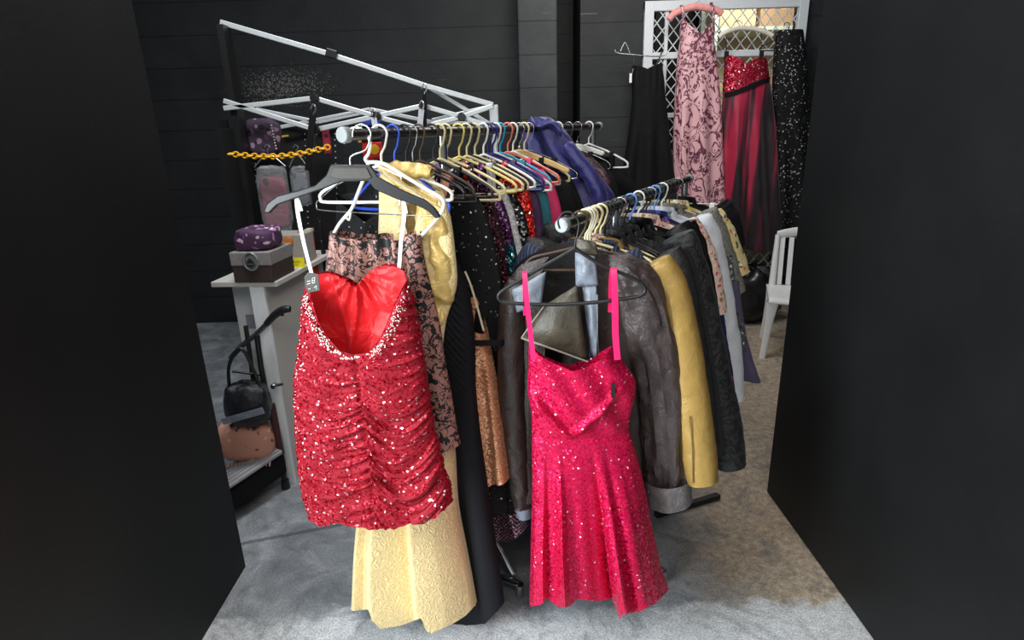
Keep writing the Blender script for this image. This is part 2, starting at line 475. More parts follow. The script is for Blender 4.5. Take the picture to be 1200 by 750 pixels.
m = MB(); m.box(((xp0 + xp1) / 2, YB - .09, 1.7), (xp1 - xp0, .18, 3.4)); structure(m.build('trim_1', M_pier, smooth=False, bevel=.012))
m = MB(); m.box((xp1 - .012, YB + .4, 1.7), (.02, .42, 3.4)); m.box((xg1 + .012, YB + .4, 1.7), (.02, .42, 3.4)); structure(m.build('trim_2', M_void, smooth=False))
# side walls of the entrance
pl = U(283, 640, 2.0); pr = U(914, 440, 2.4)
m = MB(); wp = [(pl.x, 2.0), (pl.x, .99), (-3.2, .99), (-3.2, 1.2), (pl.x - .14, 1.2), (pl.x - .14, 2.0)]
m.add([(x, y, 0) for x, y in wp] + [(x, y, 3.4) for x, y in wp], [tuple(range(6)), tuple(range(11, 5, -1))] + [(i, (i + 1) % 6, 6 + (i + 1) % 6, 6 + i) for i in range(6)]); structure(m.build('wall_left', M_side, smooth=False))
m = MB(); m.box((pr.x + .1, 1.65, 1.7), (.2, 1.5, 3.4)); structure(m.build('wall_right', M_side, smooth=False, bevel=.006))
# outer walls of the hall, further out
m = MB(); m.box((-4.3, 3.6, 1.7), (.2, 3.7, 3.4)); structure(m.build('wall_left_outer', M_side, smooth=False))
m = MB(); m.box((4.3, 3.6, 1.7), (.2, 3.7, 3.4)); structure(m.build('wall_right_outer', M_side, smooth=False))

# ---- storeroom seen through the mesh
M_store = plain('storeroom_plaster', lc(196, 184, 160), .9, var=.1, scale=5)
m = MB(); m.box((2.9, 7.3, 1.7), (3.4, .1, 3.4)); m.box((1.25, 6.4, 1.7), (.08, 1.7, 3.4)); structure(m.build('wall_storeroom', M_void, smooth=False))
M_card = plain('cardboard', lc(176, 146, 112), .9, var=.12, scale=9)
M_cardp = plain('pale_cardboard', lc(214, 190, 150), .9, var=.1, scale=9)
M_shelf = plain('pale_green_shelf', lc(196, 214, 196), .4, var=.05)
M_tape = plain('parcel_tape', lc(208, 184, 128), .3)
sx0 = U(838, 60, 6.5).x
sh = thing('storage_shelf', (sx0 + .58, 6.75, 0), 0, 'pale storage shelving behind the white wire mesh', 'shelf')
for z in (.5, 1.1, 1.62, U(870, 34, 6.5).z):
    m = MB(); m.box((0, 0, z), (1.2, .5, .035)); m.build('shelf_board', M_shelf, sh, smooth=False, bevel=.004)
m = MB(); m.box((0, .27, 1.5), (1.2, .02, 2.9)); m.build('shelf_back', M_store, sh, smooth=False)
for x in (-.58, .58):
    for y in (-.22, .22):
        m = MB(); m.box((x, y, 1.4), (.04, .04, 2.8)); m.build('shelf_post', M_shelf, sh, smooth=False)
zt = U(870, 34, 6.5).z + .018
def carton(x, z, w, h, mt, lab):
    o = thing('cardboard_box', (x, 6.75, z), 0, lab, 'box', None)
    m = MB(); m.box((0, 0, h / 2), (w, .42, h)); m.build('box_body', mt, o, smooth=False, bevel=.005)
    m = MB(); m.box((0, 0, h + .001), (.05, .425, .003)); m.box((0, -.2105, h * .75), (.05, .003, h * .5)); m.build('box_tape', M_tape, o, smooth=False)
carton(sx0 + .22, zt, .36, .24, M_cardp, 'pale cardboard box on the top storeroom shelf, left of the tan one')
carton(sx0 + .66, zt, .44, .3, M_card, 'tan cardboard box on the top storeroom shelf')
carton(sx0 + .30, 1.64, .5, .42, M_cardp, 'pale cardboard box under the top storeroom shelf behind white padded hanger')
carton(sx0 + .86, 1.64, .5, .5, M_card, 'brown cardboard box behind the burgundy gown bodice in storeroom')
carton(sx0 + .5, 1.12, .7, .4, M_cardp, 'wide pale cardboard box low in storeroom behind burgundy gown')

# ---- white mesh screen
M_white = plain('white_metal', lc(214, 218, 222), .35, var=.04)
ms = thing('mesh_screen', (xm0, YB - .04, 0), 0, 'white framed diamond wire mesh screen set in the black back wall', 'screen')
sw = xm1 - xm0; fw = .075
m = MB(); m.box((fw / 2, 0, (zm0 + zm1) / 2), (fw, .05, zm1 - zm0)); m.box((sw - fw / 2, 0, (zm0 + zm1) / 2), (fw, .05, zm1 - zm0))
m.box((sw / 2, .001, zm1 - fw / 2), (sw, .048, fw)); m.box((sw / 2, .001, zm0 + fw / 2), (sw, .048, fw))
zr = U(780, 66, YB).z; m.box((sw / 2, .002, zr), (sw, .045, .05)); zr2 = U(790, 135, YB).z; m.box((sw / 2, .002, zr2), (sw, .04, .04))
m.box((fw + .11, .01, (zm0 + zm1) / 2), (.028, .03, zm1 - zm0))
m.build('screen_frame', M_white, ms, smooth=False, bevel=.005)
m = MB(); hz = zm1 - zm0; p = .092
k = -int(hz / p * 1.1) - 2
while k * p < sw + hz:
    for sgn in (1, -1):
        x0 = k * p; a = (x0, zm0) ; b = (x0 + hz * .82, zm1)
        # clip to 0..sw
        def at(t): return (a[0] + (b[0] - a[0]) * t, a[1] + (b[1] - a[1]) * t)
        t0 = max(0, (0 - a[0]) / (b[0] - a[0])); t1 = min(1, (sw - a[0]) / (b[0] - a[0]))
        if t1 > t0 + .01:
            q0, q1 = at(t0), at(t1)
            if sgn < 0: q0, q1 = (sw - q0[0], q0[1]), (sw - q1[0], q1[1])
            m.tube([(q0[0], .012 * sgn * .3, q0[1]), (q1[0], .012 * sgn * .3, q1[1])], .0045, 5, caps=False)
    k += 1
m.build('wire_mesh', M_white, ms)
# ------------------------------------------------------------------ racks
VP = ray(1003, 141); D = Vector((VP.x, VP.y, 0)).normalized(); YAW = math.atan2(-D.x, D.y)
A0 = U(408, 158, 1.55); B0 = U(662, 263, 1.60)
def fA(s, dy=0): return Fr(A0 + D * s, YAW + math.radians(dy))
def fB(s, dy=0): return Fr(B0 + D * s, YAW + math.radians(dy))
M_chrome = plain('chrome_tube', (.55, .56, .57, 1), .22, 1.0, var=.05)
M_dkrail = plain('dark_steel_rail', (.10, .095, .09, 1), .32, .9, var=.2)
M_cap = plain('grey_plastic_cap', lc(138, 144, 144), .45, var=.05)
M_blk = plain('black_plastic', lc(26, 26, 27), .38, var=.15)
M_blkmat = plain('black_metal', lc(18, 18, 19), .45, var=.15)
def rack(o, L, label, foot):
    r = thing('garment_rack', (o.x, o.y, 0), YAW, label, 'clothes rack')
    z = o.z
    m = MB(); m.tube([(0, 0, z), (0, L, z)], .0145, 16); m.build('hanging_rail', M_dkrail, r)
    for y, nm in ((-.012, 'near'), (L + .012, 'far')):
        m = MB(); m.disc((0, y, z), (0, 1, 0), .0195, .024, 24); m.build('rail_end_cap', M_cap, r)
    for y in (.40, L - .07):
        m = MB(); m.tube([(0, y, z - .012), (0, y, .09)], .014, 12); m.build('upright', M_chrome, r)
        m = MB(); m.tube([(-.22, y, .055), (.22, y, .055)], .0135, 12)
        for x in (-.22, .22): m.tube([(x, y, .055), (x, y, .004)], .016, 12)
        m.build('foot', M_chrome, r)
        m = MB(); m.tube([(-.18, y + .03, .06), (-.01, y + .03, .34)], .012, 10); m.tube([(.18, y + .03, .06), (.01, y + .03, .34)], .012, 10); m.build('brace', M_chrome, r)
    for x in (-.1, .1):
        m = MB(); m.bar((x, .36, .2), (x, L - .07, .2), .022, .022); m.build('shelf_rail', M_blkmat, r, smooth=False)
    m = MB(); m.box((0, .82, .218), (.24, .92, .012)); m.build('lower_shelf', M_blkmat, r, smooth=False, bevel=.003)
    return r
rack(A0, 1.72, 'long clothes rack with crowded rail and grey end cap behind the red dress', 0)
rack(B0, 1.42, 'shorter lower clothes rack holding leather jackets behind the pink dress', 0)

# ------------------------------------------------------------------ hangers
HM = {
 'black': M_blk, 'white': plain('white_plastic', lc(232, 230, 224), .35, var=.04), 'cream': plain('cream_plastic', lc(222, 208, 160), .4, var=.06),
 'yellow': plain('pale_yellow_plastic', lc(226, 208, 120), .4, var=.06), 'blue': plain('blue_plastic', lc(44, 78, 190), .35, var=.08),
 'navy': plain('navy_plastic', lc(34, 34, 110), .35, var=.08), 'sky': plain('sky_blue_plastic', lc(96, 150, 220), .35, var=.08),
 'teal': plain('teal_plastic', lc(40, 150, 190), .35, var=.08), 'coral': plain('coral_plastic', lc(226, 120, 96), .4, var=.08),
 'wood': plain('pale_wood', lc(206, 172, 112), .5, var=.18, scale=30), 'wire': plain('bare_wire', (.5, .5, .5, 1), .3, .9), 'dark': plain('brown_plastic', lc(72, 54, 40), .4)}
def hook_pts(R=.0215, side=1, neck=-.078):
    p = [(side * R * math.cos(math.radians(a)), R * math.sin(math.radians(a))) for a in range(205, -31, -16)]
    p += [(side * .012, -.034), (side * .003, -.047), (0, -.058), (0, neck)]
    return [(x, 0, z) for x, z in p]
def smooth_pts(p, k=5):
    out = []
    n = len(p)
    for i in range(n - 1):
        p0, p1, p2, p3 = (Vector(p[max(i - 1, 0)]), Vector(p[i]), Vector(p[i + 1]), Vector(p[min(i + 2, n - 1)]))
        for j in range(k):
            t = j / k
            out.append(.5 * (2 * p1 + (p2 - p0) * t + (2 * p0 - 5 * p1 + 4 * p2 - p3) * t * t + (3 * p1 - p0 - 3 * p2 + p3) * t ** 3))
    out.append(Vector(p[-1])); return out
def hanger(fr, kind, colour, label, hw=.2, drop=.165, side=1, hookcol=None, neck=-.078, R=.0215, rad=.0045, y=0):
    o = thing('clothes_hanger', fr.o, fr.yaw, label, 'hanger')
    mt = HM[colour]
    m = MB(); hr = .0034 if kind == 'tube' else .0018
    m.tube(smooth_pts(hook_pts(R, side, neck), 2), hr, 8); m.build('hook', HM[hookcol] if hookcol else (mt if kind == 'tube' else HM['wire']), o)
    m = MB()
    if kind in ('tube', 'thin'):
        r = rad if kind == 'tube' else .0017
        loop = [(0, 0, neck), (hw * .45, 0, neck - (drop + neck) * .40), (hw - .03, 0, -drop + .012), (hw - .006, 0, -drop - .004), (hw - .004, 0, -drop - .016), (hw - .022, 0, -drop - .026), (0, 0, -drop - .028)]
        pts = smooth_pts(loop, 5); left = [Vector((-p.x, p.y, p.z)) for p in reversed(pts)]
        m.tube(pts, r, 8); m.tube(left, r, 8)
        m.build('hanger_body', mt, o)
    elif kind == 'wood':
        n = 24; up = []; lo = []
        for i in range(n + 1):
            t = i / n * 2 - 1; z = neck + .006 - (drop + neck) * abs(t) ** 1.25
            h = .026 - .006 * abs(t); up.append((hw * t, z)); lo.append((hw * t, z - h * (1 if abs(t) < .97 else .6)))
        m.plate(up + lo[::-1], -.006, .006); m.build('hanger_body', mt, o, bevel=.003)
        m = MB(); m.disc((0, 0, neck + .012), (0, 0, 1), .006, .012, 12); m.build('hook_socket', HM['wire'], o)
    elif kind == 'clip':
        m.tube([(-hw, 0, neck - .01), (hw, 0, neck - .01)], .003, 8); m.build('hanger_body', HM['wire'], o)
        for x in (-hw * .8, hw * .8):
            m = MB(); m.box((x, -.006, neck - .03), (.022, .006, .05)); m.box((x, .006, neck - .03), (.022, .006, .05)); m.tube([(x - .012, 0, neck - .014), (x + .012, 0, neck - .014)], .006, 8)
            m.build('clip', mt, o, smooth=False, bevel=.002)
    return o

def fold_disp(n=5, amp=.018, z0=-.35, z1=-1.2, seed=0.0, crumple=.004, sharp=1.0):
    def f(x, z, c, v):
        g = sst(z0, z1, z)
        a = math.acos(max(-1, min(1, c)))
        s = math.sin(a * n + seed + 1.2 * ns(z * 1.2, seed) + .8 * ns(c * 1.5, seed + 3))
        return amp * g * s + crumple * ns(x * 9 + seed, z * 5, seed) + crumple * .5 * ns(x * 22, z * 12, seed + 9)
    return f
def mirror_right(fr, pts, th=.045, y=0.0):
    """right-hand silhouette in the photograph, mirrored about the hanger's middle"""
    out = []
    for py, px in pts:
        x, z = fr.L(px, py, y); out.append((z, 0.0, max(x, .03), th))
    return out
def gown(name, fr, rows, mt, label, cat, neck_f, neck_b, hem, disp=None, nu=96, nv=60, parent=None, part=None, flat=.8):
    m = MB(); garment_shell(m, rows, neck_f, neck_b, hem, nu, nv, disp, flat=flat)
    if parent: return m.build(part, mt, parent)
    o = thing(name, fr.o, fr.yaw, label, cat)
    return o, m.build('bodice_and_skirt' if part is None else part, mt, o)

def simple_dress(name, fr, tip_hw, drop, rightpts, hem_z, mt, label, cat, scoop=.12, disp=None, straps=True, th=.045, sleeve=0, nu=80, nv=56, strapm=None):
    """dress or top on a hanger: narrow shoulders following the hanger, right edge from the photograph"""
    rows = [r for r in mirror_right(fr, rightpts, th)]
    rows.sort(key=lambda r: -r[0])
    hw = rows[0][2]; zt = rows[0][0]
    zs = -.085
    nf = [(-hw, zt), (-hw * .55, zt - .005), (-hw * .25, zt - scoop), (hw * .25, zt - scoop), (hw * .55, zt - .005), (hw, zt)]
    nb = [(-hw, zt), (-hw * .5, zt + .015), (0, zt - scoop * .3), (hw * .5, zt + .015), (hw, zt)]
    if hem_z < rows[-1][0] - .02: rows.append((hem_z, 0, rows[-1][2] * 1.03, th * 1.1))
    o = thing(name, fr.o, fr.yaw, label, cat)
    m = MB(); garment_shell(m, rows, nf, nb, [(-1, hem_z), (0, hem_z - .01), (1, hem_z)], nu, nv, disp or fold_disp())
    m.build('dress_body' if cat == 'dress' else 'garment_body', mt, o)
    if straps:
        for sg in (-1, 1):
            m = MB(); xx = sg * hw * .62; za = zs - (drop - .085) * abs(xx) / tip_hw + .012
            m.ribbon(smooth_pts([(xx, -.012, zt - .03), (xx, -.012, za - .02), (xx, 0, za + .004), (xx, .012, za - .02), (xx, .014, zt - .01)], 4), .02 if not sleeve else .05, .0015)
            m.build('strap', strapm or mt, o)
    return o

def pxw(fr, px, py, w):
    """a width of w pixels at that spot, in metres"""
    P = fr.M @ fr.P(px, py); q = CMI @ (P - Vector((0, 0, H))); return w * -q.z / F
def jacket(name, fr, mt, label, cat, slv, hem_z, left=None, collar=True, lapel=True, th=.05, trim=None, depth=.05, wr=.005, seed=0.0, bodyw=None, cuff=False, stand=.035, vneck=.3, lining=None, rise=.075):
    o = thing(name, fr.o, fr.yaw, label, cat)
    pts = []
    for px, py, w in slv:
        x, z = fr.L(px, py); pts.append((x, z, pxw(fr, px, py, w)))
    xs, zs, ws = pts[0]
    hw = (bodyw or abs(xs)); zsh = zs + ws * .30
    znk = max(-.07, zsh + .02) if zsh < -.05 else zsh + .03
    znk = zsh + min(rise, max(.03, hw * .32))
    rows = [(znk + .01, 0, hw, th * .8), (zsh, 0, hw, th), (zsh - .25, 0, hw * .97, th * 1.1), (hem_z, 0, hw * 1.05, th * 1.1)]
    if znk > -.088:
        dz_ = znk + .088; znk -= dz_; zsh -= dz_ * .5; rows = [(r[0] - (dz_ if i == 0 else dz_ * .5 if i < 3 else 0),) + r[1:] for i, r in enumerate(rows)]
    nk = .075
    tb = [(-hw, zsh - .015), (-nk, znk), (0, znk - .012), (nk, znk), (hw, zsh - .015)]
    tf = [(-hw, zsh - .015), (-nk, znk), (0, znk - vneck), (nk, znk), (hw, zsh - .015)]
    m = MB(); garment_shell(m, rows, tf, tb, [(-1, hem_z), (1, hem_z)], 72, 48, fold_disp(4, .010, zsh - .1, hem_z, seed, .005))
    m.build('jacket_body', mt, o)
    for sg in (1, -1):
        p = pts if sg == 1 else (left and [(fr.L(a, b)[0], fr.L(a, b)[1], pxw(fr, a, b, w)) for a, b, w in left] or [(-x, z, w) for x, z, w in pts])
        m = MB(); sleeve_shell(m, p, depth, 20, 40, wr, seed + sg); s = m.build('sleeve', mt, o)
        if cuff:
            m = MB(); a = p[-1]; b = p[-2]; dx, dz = a[0] - b[0], a[1] - b[1]; L = math.hypot(dx, dz); dx /= L; dz /= L
            sleeve_shell(m, [(a[0] - dx * .05, a[1] - dz * .05, a[2] * 1.05), (a[0] - dx * .02, a[1] - dz * .02, a[2] * 1.06), (a[0], a[1], a[2] * 1.05)], depth * 1.05, 20, 6, wr * .3, 2, close_top=False)
            m.build('cuff', trim or mt, s)
    if collar:
        m = MB()
        def cf(u, v):
            a = -PI * .12 + u * PI * 1.24; c = math.cos(a); s = math.sin(a)
            fl = (v - .35)
            x = c * (nk + .004 + .022 * max(0, fl)); y = s * .05 * (1 + .45 * max(0, fl)) - .012
            z = znk - .008 + stand * (1 - abs(v - .35) / .65 * (1.25 if v > .35 else 1.2)) - (.05 * max(0, -s) )
            return (x, y, z)
        m.grid(cf, 28, 8); m.build('collar', trim or mt, o, solid=.003)
    if lapel:
        for sg in (1, -1):
            m = MB(); y = -th - .012
            poly = [(sg * nk, znk - .005), (sg * (nk + .055), znk - .085), (sg * (nk + .028), znk - .105), (sg * (nk + .05), znk - .13), (sg * .012, znk - vneck - .02), (sg * .004, znk - vneck + .01)]
            if sg < 0: poly = poly[::-1]
            m.plate(poly, y - .003, y + .003); m.build('lapel', trim or mt, o, bevel=.002)
    return o
# ------------------------------------------------------------------ red ruched dress at the end of the long rack
def surf_y(rows, x, z, disp=None, flat=.8, v=.5):
    cx, hw, th = interp(rows, z); c = max(-1, min(1, (x - cx) / hw)); e = (1 - c * c) ** (.5 * flat)
    d = disp(x, z, c, v) if disp else 0
    return -(th * e + d * min(1, e * 1.6))
def hem_fit(fr, rows, disp, pts, n=120):
    """hem line of the front panel so that its folds, with their own depth, end on the line seen in the photograph"""
    pts = sorted(pts); z = fr.L(*pts[len(pts) // 2])[1]; out = []
    for i in range(n + 1):
        c = -.995 + 1.99 * i / n; zz = z
        for _ in range(8):
            cx, hw, th = interp(rows, zz); x = cx + c * hw; y = surf_y(rows, x, zz, disp)
            px, py = proj(fr.M @ Vector((x, y, zz))); tgt = lin(pts, px)
            zz += (py - tgt) * .0019
        out.append((x, zz))
    return out
fr = Fr(U(424, 157, 1.445), math.radians(-4)); FR = fr
o = thing('clothes_hanger', fr.o, fr.yaw, 'wide black plastic hanger with flat centre plate holding the red sequined dress', 'hanger')
poly = [(383, 205), (388, 193), (434, 193), (443, 207), (470, 222), (498, 234), (510, 244), (517, 254), (511, 256), (502, 247), (490, 241), (465, 233), (440, 222), (432, 212), (400, 213), (380, 221), (345, 233), (326, 240), (316, 250), (310, 248), (314, 238), (326, 229), (350, 223), (370, 217)]
m = MB(); m.plate([fr.L(a, b) for a, b in poly], -.007, .007); m.build('hanger_body', M_blk, o, smooth=True, bevel=.003)
m = MB(); m.plate([fr.L(a, b) for a, b in [(388, 207), (392, 196), (431, 196), (437, 208), (431, 210), (398, 210)]], -.0095, -.006)
m.build('centre_plate', plain('brown_black_plastic', lc(52, 46, 40), .5), o, bevel=.002)
m = MB(); x0, z0 = fr.L(412, 194)
m.tube(smooth_pts([(-.022, 0, -.006)] + [(.021 * math.cos(a), 0, .021 * math.sin(a)) for a in [PI * .95 - i * PI * .145 for i in range(8)]] + [(.006, 0, -.035), (x0, 0, z0 + .02), (x0, 0, z0 - .01)], 4), .0022, 8)
m.build('hook', HM['wire'], o)
RED = sequins('red_sequined_velvet', lc(142, 6, 27), lc(196, 24, 44), .0050, .9, .5, .24, .06, (.98, .84, .84, 1), lc(118, 4, 22), lc(134, 6, 28), .40)  # pale cells paint white sparkle into the red
M_satin = NT('red_satin'); M_satin.set(Roughness=.46, Sheen_Weight=.1, Specular_IOR_Level=.35, Base_Color=lc(206, 16, 24)); q = M_satin.noise(11, 3, .5, dist=.8); M_satin.bump(q.outputs['Fac'], .8, .02); M_satin = M_satin.m
rr = px_rows(fr, [(312, 366, 474), (330, 359, 479), (350, 356, 483), (370, 354, 488), (395, 352, 493), (420, 350, 497), (450, 347, 501), (480, 347, 505), (510, 349, 511), (540, 352, 518), (565, 355, 525), (590, 360, 530), (608, 364, 532)], .055)
rr = [(z, a, b, .036 + .02 * sst(-.2, -.5, z)) for z, a, b, t in rr]
xc = fr.L(438, 520)[0]
def ruche(x, z, c, v):
    dx = (x - xc)
    low = sst(-.45, -.75, z)
    if dx > 0: sag = (.25 + 1.25 * low) * dx - (1.0 + 7.5 * low) * dx * dx
    else: sag = (-.15 + .65 * low) * -dx - (.5 + 2.5 * low) * dx * dx
    Z = z + sag + .012 * ns(x * 5, z * 5, 2)
    r1 = 1 - min(1, abs(ns(x * 6.5, Z * 34, 3)) * 2.6)
    r2 = 1 - min(1, abs(ns(x * 9 + 4, Z * 62, 8)) * 2.4)
    amp = .75 + .5 * ns(x * 6, Z * 10, 7)
    g = sst(interp_top(x) - .004, interp_top(x) - .03, z)
    seam = -.007 * math.exp(-(dx / .010) ** 2) * sst(-.30, -.36, z)
    return g * (amp * (.016 * r1 + .005 * r2) + .012 * low * ns(x * 8, Z * 14, 5) + .008 * ns(x * 7, z * 6, 11)) + seam
fn_ = px_line(fr, y=-.04, pts=[(352, 338), (358, 345), (366, 362), (374, 378), (386, 394), (400, 408), (418, 414), (434, 410), (446, 396), (454, 378), (461, 358), (469, 340), (478, 324), (484, 322)])
bn_ = px_line(fr, [(352, 330), (362, 326), (372, 322), (384, 322), (398, 328), (413, 339), (424, 327), (436, 317), (450, 312), (463, 313), (474, 318), (484, 322)])
def interp_top(x): return lin(fn_, x)
hm_ = px_line(fr, [(350, 596), (362, 604), (376, 607), (392, 601), (404, 597), (418, 600), (436, 601), (452, 603), (470, 602), (486, 597), (500, 600), (515, 592), (532, 584), (545, 582)])
o = thing('sequined_dress', fr.o, fr.yaw, 'short strapless ruched red sequined dress on wide black hanger, bright red lining showing', 'dress')
m = MB(); garment_shell(m, rr, fn_, fn_, hm_, 260, 230, ruche, arc=(.5, 1.0)); front = m.build('dress_front', RED, o)
def bdisp(x, z, c, v): return .006 * ns(x * 12, z * 7, 3) + .004 * math.sin(x * 90 + 3 * ns(x * 6, z * 6))
m = MB(); garment_shell(m, rr, bn_, bn_, hm_, 80, 70, bdisp, arc=(0, .5), inset=.001); m.build('dress_back', RED, o)
M_lin = M_satin
lh = [(-1, fr.L(420, 470)[1]), (1, fr.L(420, 470)[1])]
def ldisp(x, z, c, v):
    s = -.007 * math.exp(-((x - xc + .006 - .25 * (z + .4)) / .006) ** 2) - .006 * math.exp(-((x - xc + .055 + .12 * (z + .4)) / .006) ** 2)
    tuck = .006 * math.sin(math.atan2(z + .33, x - xc + .002) * 16) * sst(.12, .02, math.hypot(x - xc, z + .36))
    return s + tuck + .010 * ns(x * 14, z * 12, 5)
m = MB(); garment_shell(m, [(z, a, b, t - .02) for z, a, b, t in rr], bn_, bn_, lh, 130, 70, ldisp, arc=(0, .5), inset=.004); m.build('lining', M_lin, o)
m = MB(); random.seed(3)
for i in range(360):
    t = random.random(); left = random.random() < .5
    if left: bx = [(358, 346), (366, 364), (376, 384), (390, 402), (408, 415), (424, 416)]
    else: bx = [(480, 326), (472, 345), (464, 364), (456, 384), (446, 402), (430, 414)]
    f = t * (len(bx) - 1); k = min(int(f), len(bx) - 2); f -= k
    px = bx[k][0] + (bx[k + 1][0] - bx[k][0]) * f; py = bx[k][1] + (bx[k + 1][1] - bx[k][1]) * f
    wid = (13 if not left else 9) * (1 - .5 * t); of = random.random() ** 1.3 * wid
    px += (-.85 * of if left else .85 * of); py += .55 * of
    x, z = fr.L(px, py, -.04); y = surf_y(rr, x, z, ruche)
    if abs(x - interp(rr, z)[0]) < interp(rr, z)[1] * .995: m.ball((x, y - .0012, z), random.choice((.0017, .0022, .0028)), 6, 4)
for i in range(46):   # the row of stones down the left side
    py = 345 + i * 4.2; cx, hw, th = interp(rr, fr.L(350, py)[1]); z = fr.L(350, py)[1]
    x = cx - hw * (.965 - .02 * random.random()); m.ball((x, surf_y(rr, x, z, ruche) - .001, z), .0021, 6, 4)
b_ = m.build('beading', plain('crystal_beads', lc(206, 176, 168), .12, .6, var=.4, scale=300), o); b_['kind'] = 'stuff'
for (a, b) in (((350, 243), (363, 324)), ((474, 246), (466, 316))):
    m = MB(); p = fr.P(*a); q = fr.P(*b)
    m.ribbon(smooth_pts([p + Vector((0, .012, -.01)), p + Vector((-.001, 0, .022)), p + Vector((.002, -.014, -.01)), (p + q) / 2 + Vector((.002, -.008, 0)), q + Vector((0, .015, 0))], 4), [.009] * 17, .001)
    m.build('hanging_loop', plain('white_ribbon', lc(236, 234, 232), .4, var=.03), o)
tg = MB(); pts = [(357, 324), (361, 319), (373, 321), (375, 340), (361, 343), (358, 336)]
tg.plate([fr.L(a, b, -.07) for a, b in pts], -.072, -.070); tgo = tg.build('price_tag', plain('black_card', lc(52, 50, 46), .6), o)
tw = MB()
for a, b in (((366, 326), (369, 325)), ((366, 329), (369, 328)), ((366, 326), (366, 332)), ((369, 325), (369, 331)), ((366, 332), (369, 331)), ((368, 337), (371, 335)), ((371, 335), (371, 339)), ((360, 330), (364, 329)), ((360, 333), (364, 332)), ((361, 339), (364, 338))):
    tw.tube([fr.P(*a, -.073), fr.P(*b, -.073)], .0007, 5)
tw.build('tag_writing', plain('white_ink', lc(220, 220, 215), .7), tgo)

# ------------------------------------------------------------------ lace dress on the white hanger
fr = Fr(A0 + D * .055, math.radians(-8)); xo = fr.L(440, 170)[0]
o = thing('clothes_hanger', fr.o, fr.yaw, 'white plastic hanger holding the black and brown lace dress', 'hanger')
m = MB(); c0 = fr.P(424, 168); R = .028
m.tube(smooth_pts([fr.P(a, b) for a, b in ((403, 168), (406, 156), (413, 151), (422, 151), (430, 158), (434, 168), (432, 180), (428, 186), (432, 192))], 4), .0045, 8); m.build('hook', HM['white'], o)
m = MB()
m.tube(smooth_pts([fr.P(a, b) for a, b in ((432, 190), (450, 192), (475, 207), (500, 222), (517, 232), (520, 240), (516, 251), (500, 270), (485, 284), (481, 292))], 4), .0048, 8)
m.tube(smooth_pts([fr.P(a, b) for a, b in ((432, 190), (428, 205), (420, 225), (412, 245), (398, 262), (390, 278), (389, 292))], 4), .0048, 8)
m.tube([fr.P(440, 193), fr.P(470, 207), fr.P(468, 240)], .003, 8)
m.tube(smooth_pts([fr.P(a, b) for a, b in ((404, 252), (409, 258), (411, 249))], 3), .003, 6)
m.build('hanger_body', HM['white'], o)
LACE = lace('brown_satin_under_black_lace', lc(160, 114, 104), (.004, .004, .004, 1), 24, .6, .14, .565)
rl = px_rows(fr, [(270, 386, 493), (290, 386, 494), (310, 384, 498), (340, 382, 507), (380, 380, 515), (420, 380, 520), (470, 382, 530), (505, 385, 538), (530, 388, 545)], .034)
o = thing('lace_dress', fr.o, fr.yaw, 'dusky brown dress overlaid with black lace scrolls, behind the red dress', 'dress')
def gath(x, z, c, v):
    return .011 * math.sin(x * 120 + 4 * ns(x * 8, z * 2)) * sst(-.75, -.30, z) * (.6 + .5 * ns(x * 20, 0, 4)) + .010 * math.sin(x * 42 + 1 + 2 * ns(z * 3, 1)) * sst(-.35, -.8, z) + .004 * ns(x * 12, z * 8)
tl = px_line(fr, [(380, 274), (392, 272), (410, 277), (430, 279), (450, 277), (470, 279), (486, 273), (498, 276)])
hl = px_line(fr, [(380, 528), (440, 530), (500, 527), (520, 524), (545, 520)])
m = MB(); garment_shell(m, rl, tl, [(x, z + .004) for x, z in tl], hl, 170, 90, gath); m.build('dress_body', LACE, o)
m = MB(); zz = [(interp(rl, z), z) for z in [hl[0][1] + .012 * math.sin(i) for i in range(1)]]

# ------------------------------------------------------------------ cream and gold gown
fr = Fr(A0 + D * .115, math.radians(-9))
CREAM = brocade('cream_gold_brocade', lc(238, 212, 152), .42, 30)
GOLD = NT('gold_satin'); GOLD.set(Roughness=.36, Metallic=.1, Base_Color=lc(212, 180, 108)); q = GOLD.noise(19, 4, .55, dist=.9); GOLD.bump(q.outputs['Fac'], .9, .012); GOLD = GOLD.m
rg = px_rows(fr, y=-.05, rows=[(196, 440, 486), (212, 437, 500), (230, 437, 513), (260, 437, 522), (300, 436, 527), (340, 434, 529), (385, 430, 517), (450, 425, 512), (520, 423, 527), (600, 414, 535), (660, 409, 548), (710, 406, 558), (745, 404, 564)], th=.06)
rg = [(z, a, b, .03 + .055 * sst(-.5, -1.2, z)) for z, a, b, t in rg]
pleat = [(-1, -.02), (-.96, -.012), (-.78, .045), (-.74, .046), (-.65, .020), (-.46, .078), (-.42, .078), (.08, -.008), (.11, -.008), (.235, .066), (.275, .066), (.6, .034), (.92, -.01), (1, -.03)]
def gpl(x, z, c, v):
    g = sst(-.75, -1.35, z)
    return g * lin(pleat, c) + .007 * ns(x * 10, z * 4, 8) * (1 - .5 * g) + (.010 * math.sin(c * 9 + z * 3)) * sst(-.8, -.4, z) * .5
nf = px_line(fr, [(430, 200), (440, 200), (462, 204), (474, 236), (484, 300), (494, 250), (503, 226), (514, 222), (530, 232)])
nb = px_line(fr, [(430, 200), (450, 192), (475, 190), (500, 205), (530, 232)])
hg = hem_fit(fr, rg, gpl, pts=[(405, 710), (415, 716), (432, 714), (437, 728), (446, 737), (470, 733), (494, 724), (499, 740), (506, 742), (530, 731), (545, 722), (556, 712), (570, 705)])
o = thing('evening_gown', fr.o, fr.yaw, 'long cream and gold brocade gown whose pleated skirt hangs below the red dress', 'gown')
m = MB(); garment_shell(m, rg, nf, nb, hg, 300, 120, gpl); m.build('gown_body', CREAM, o)
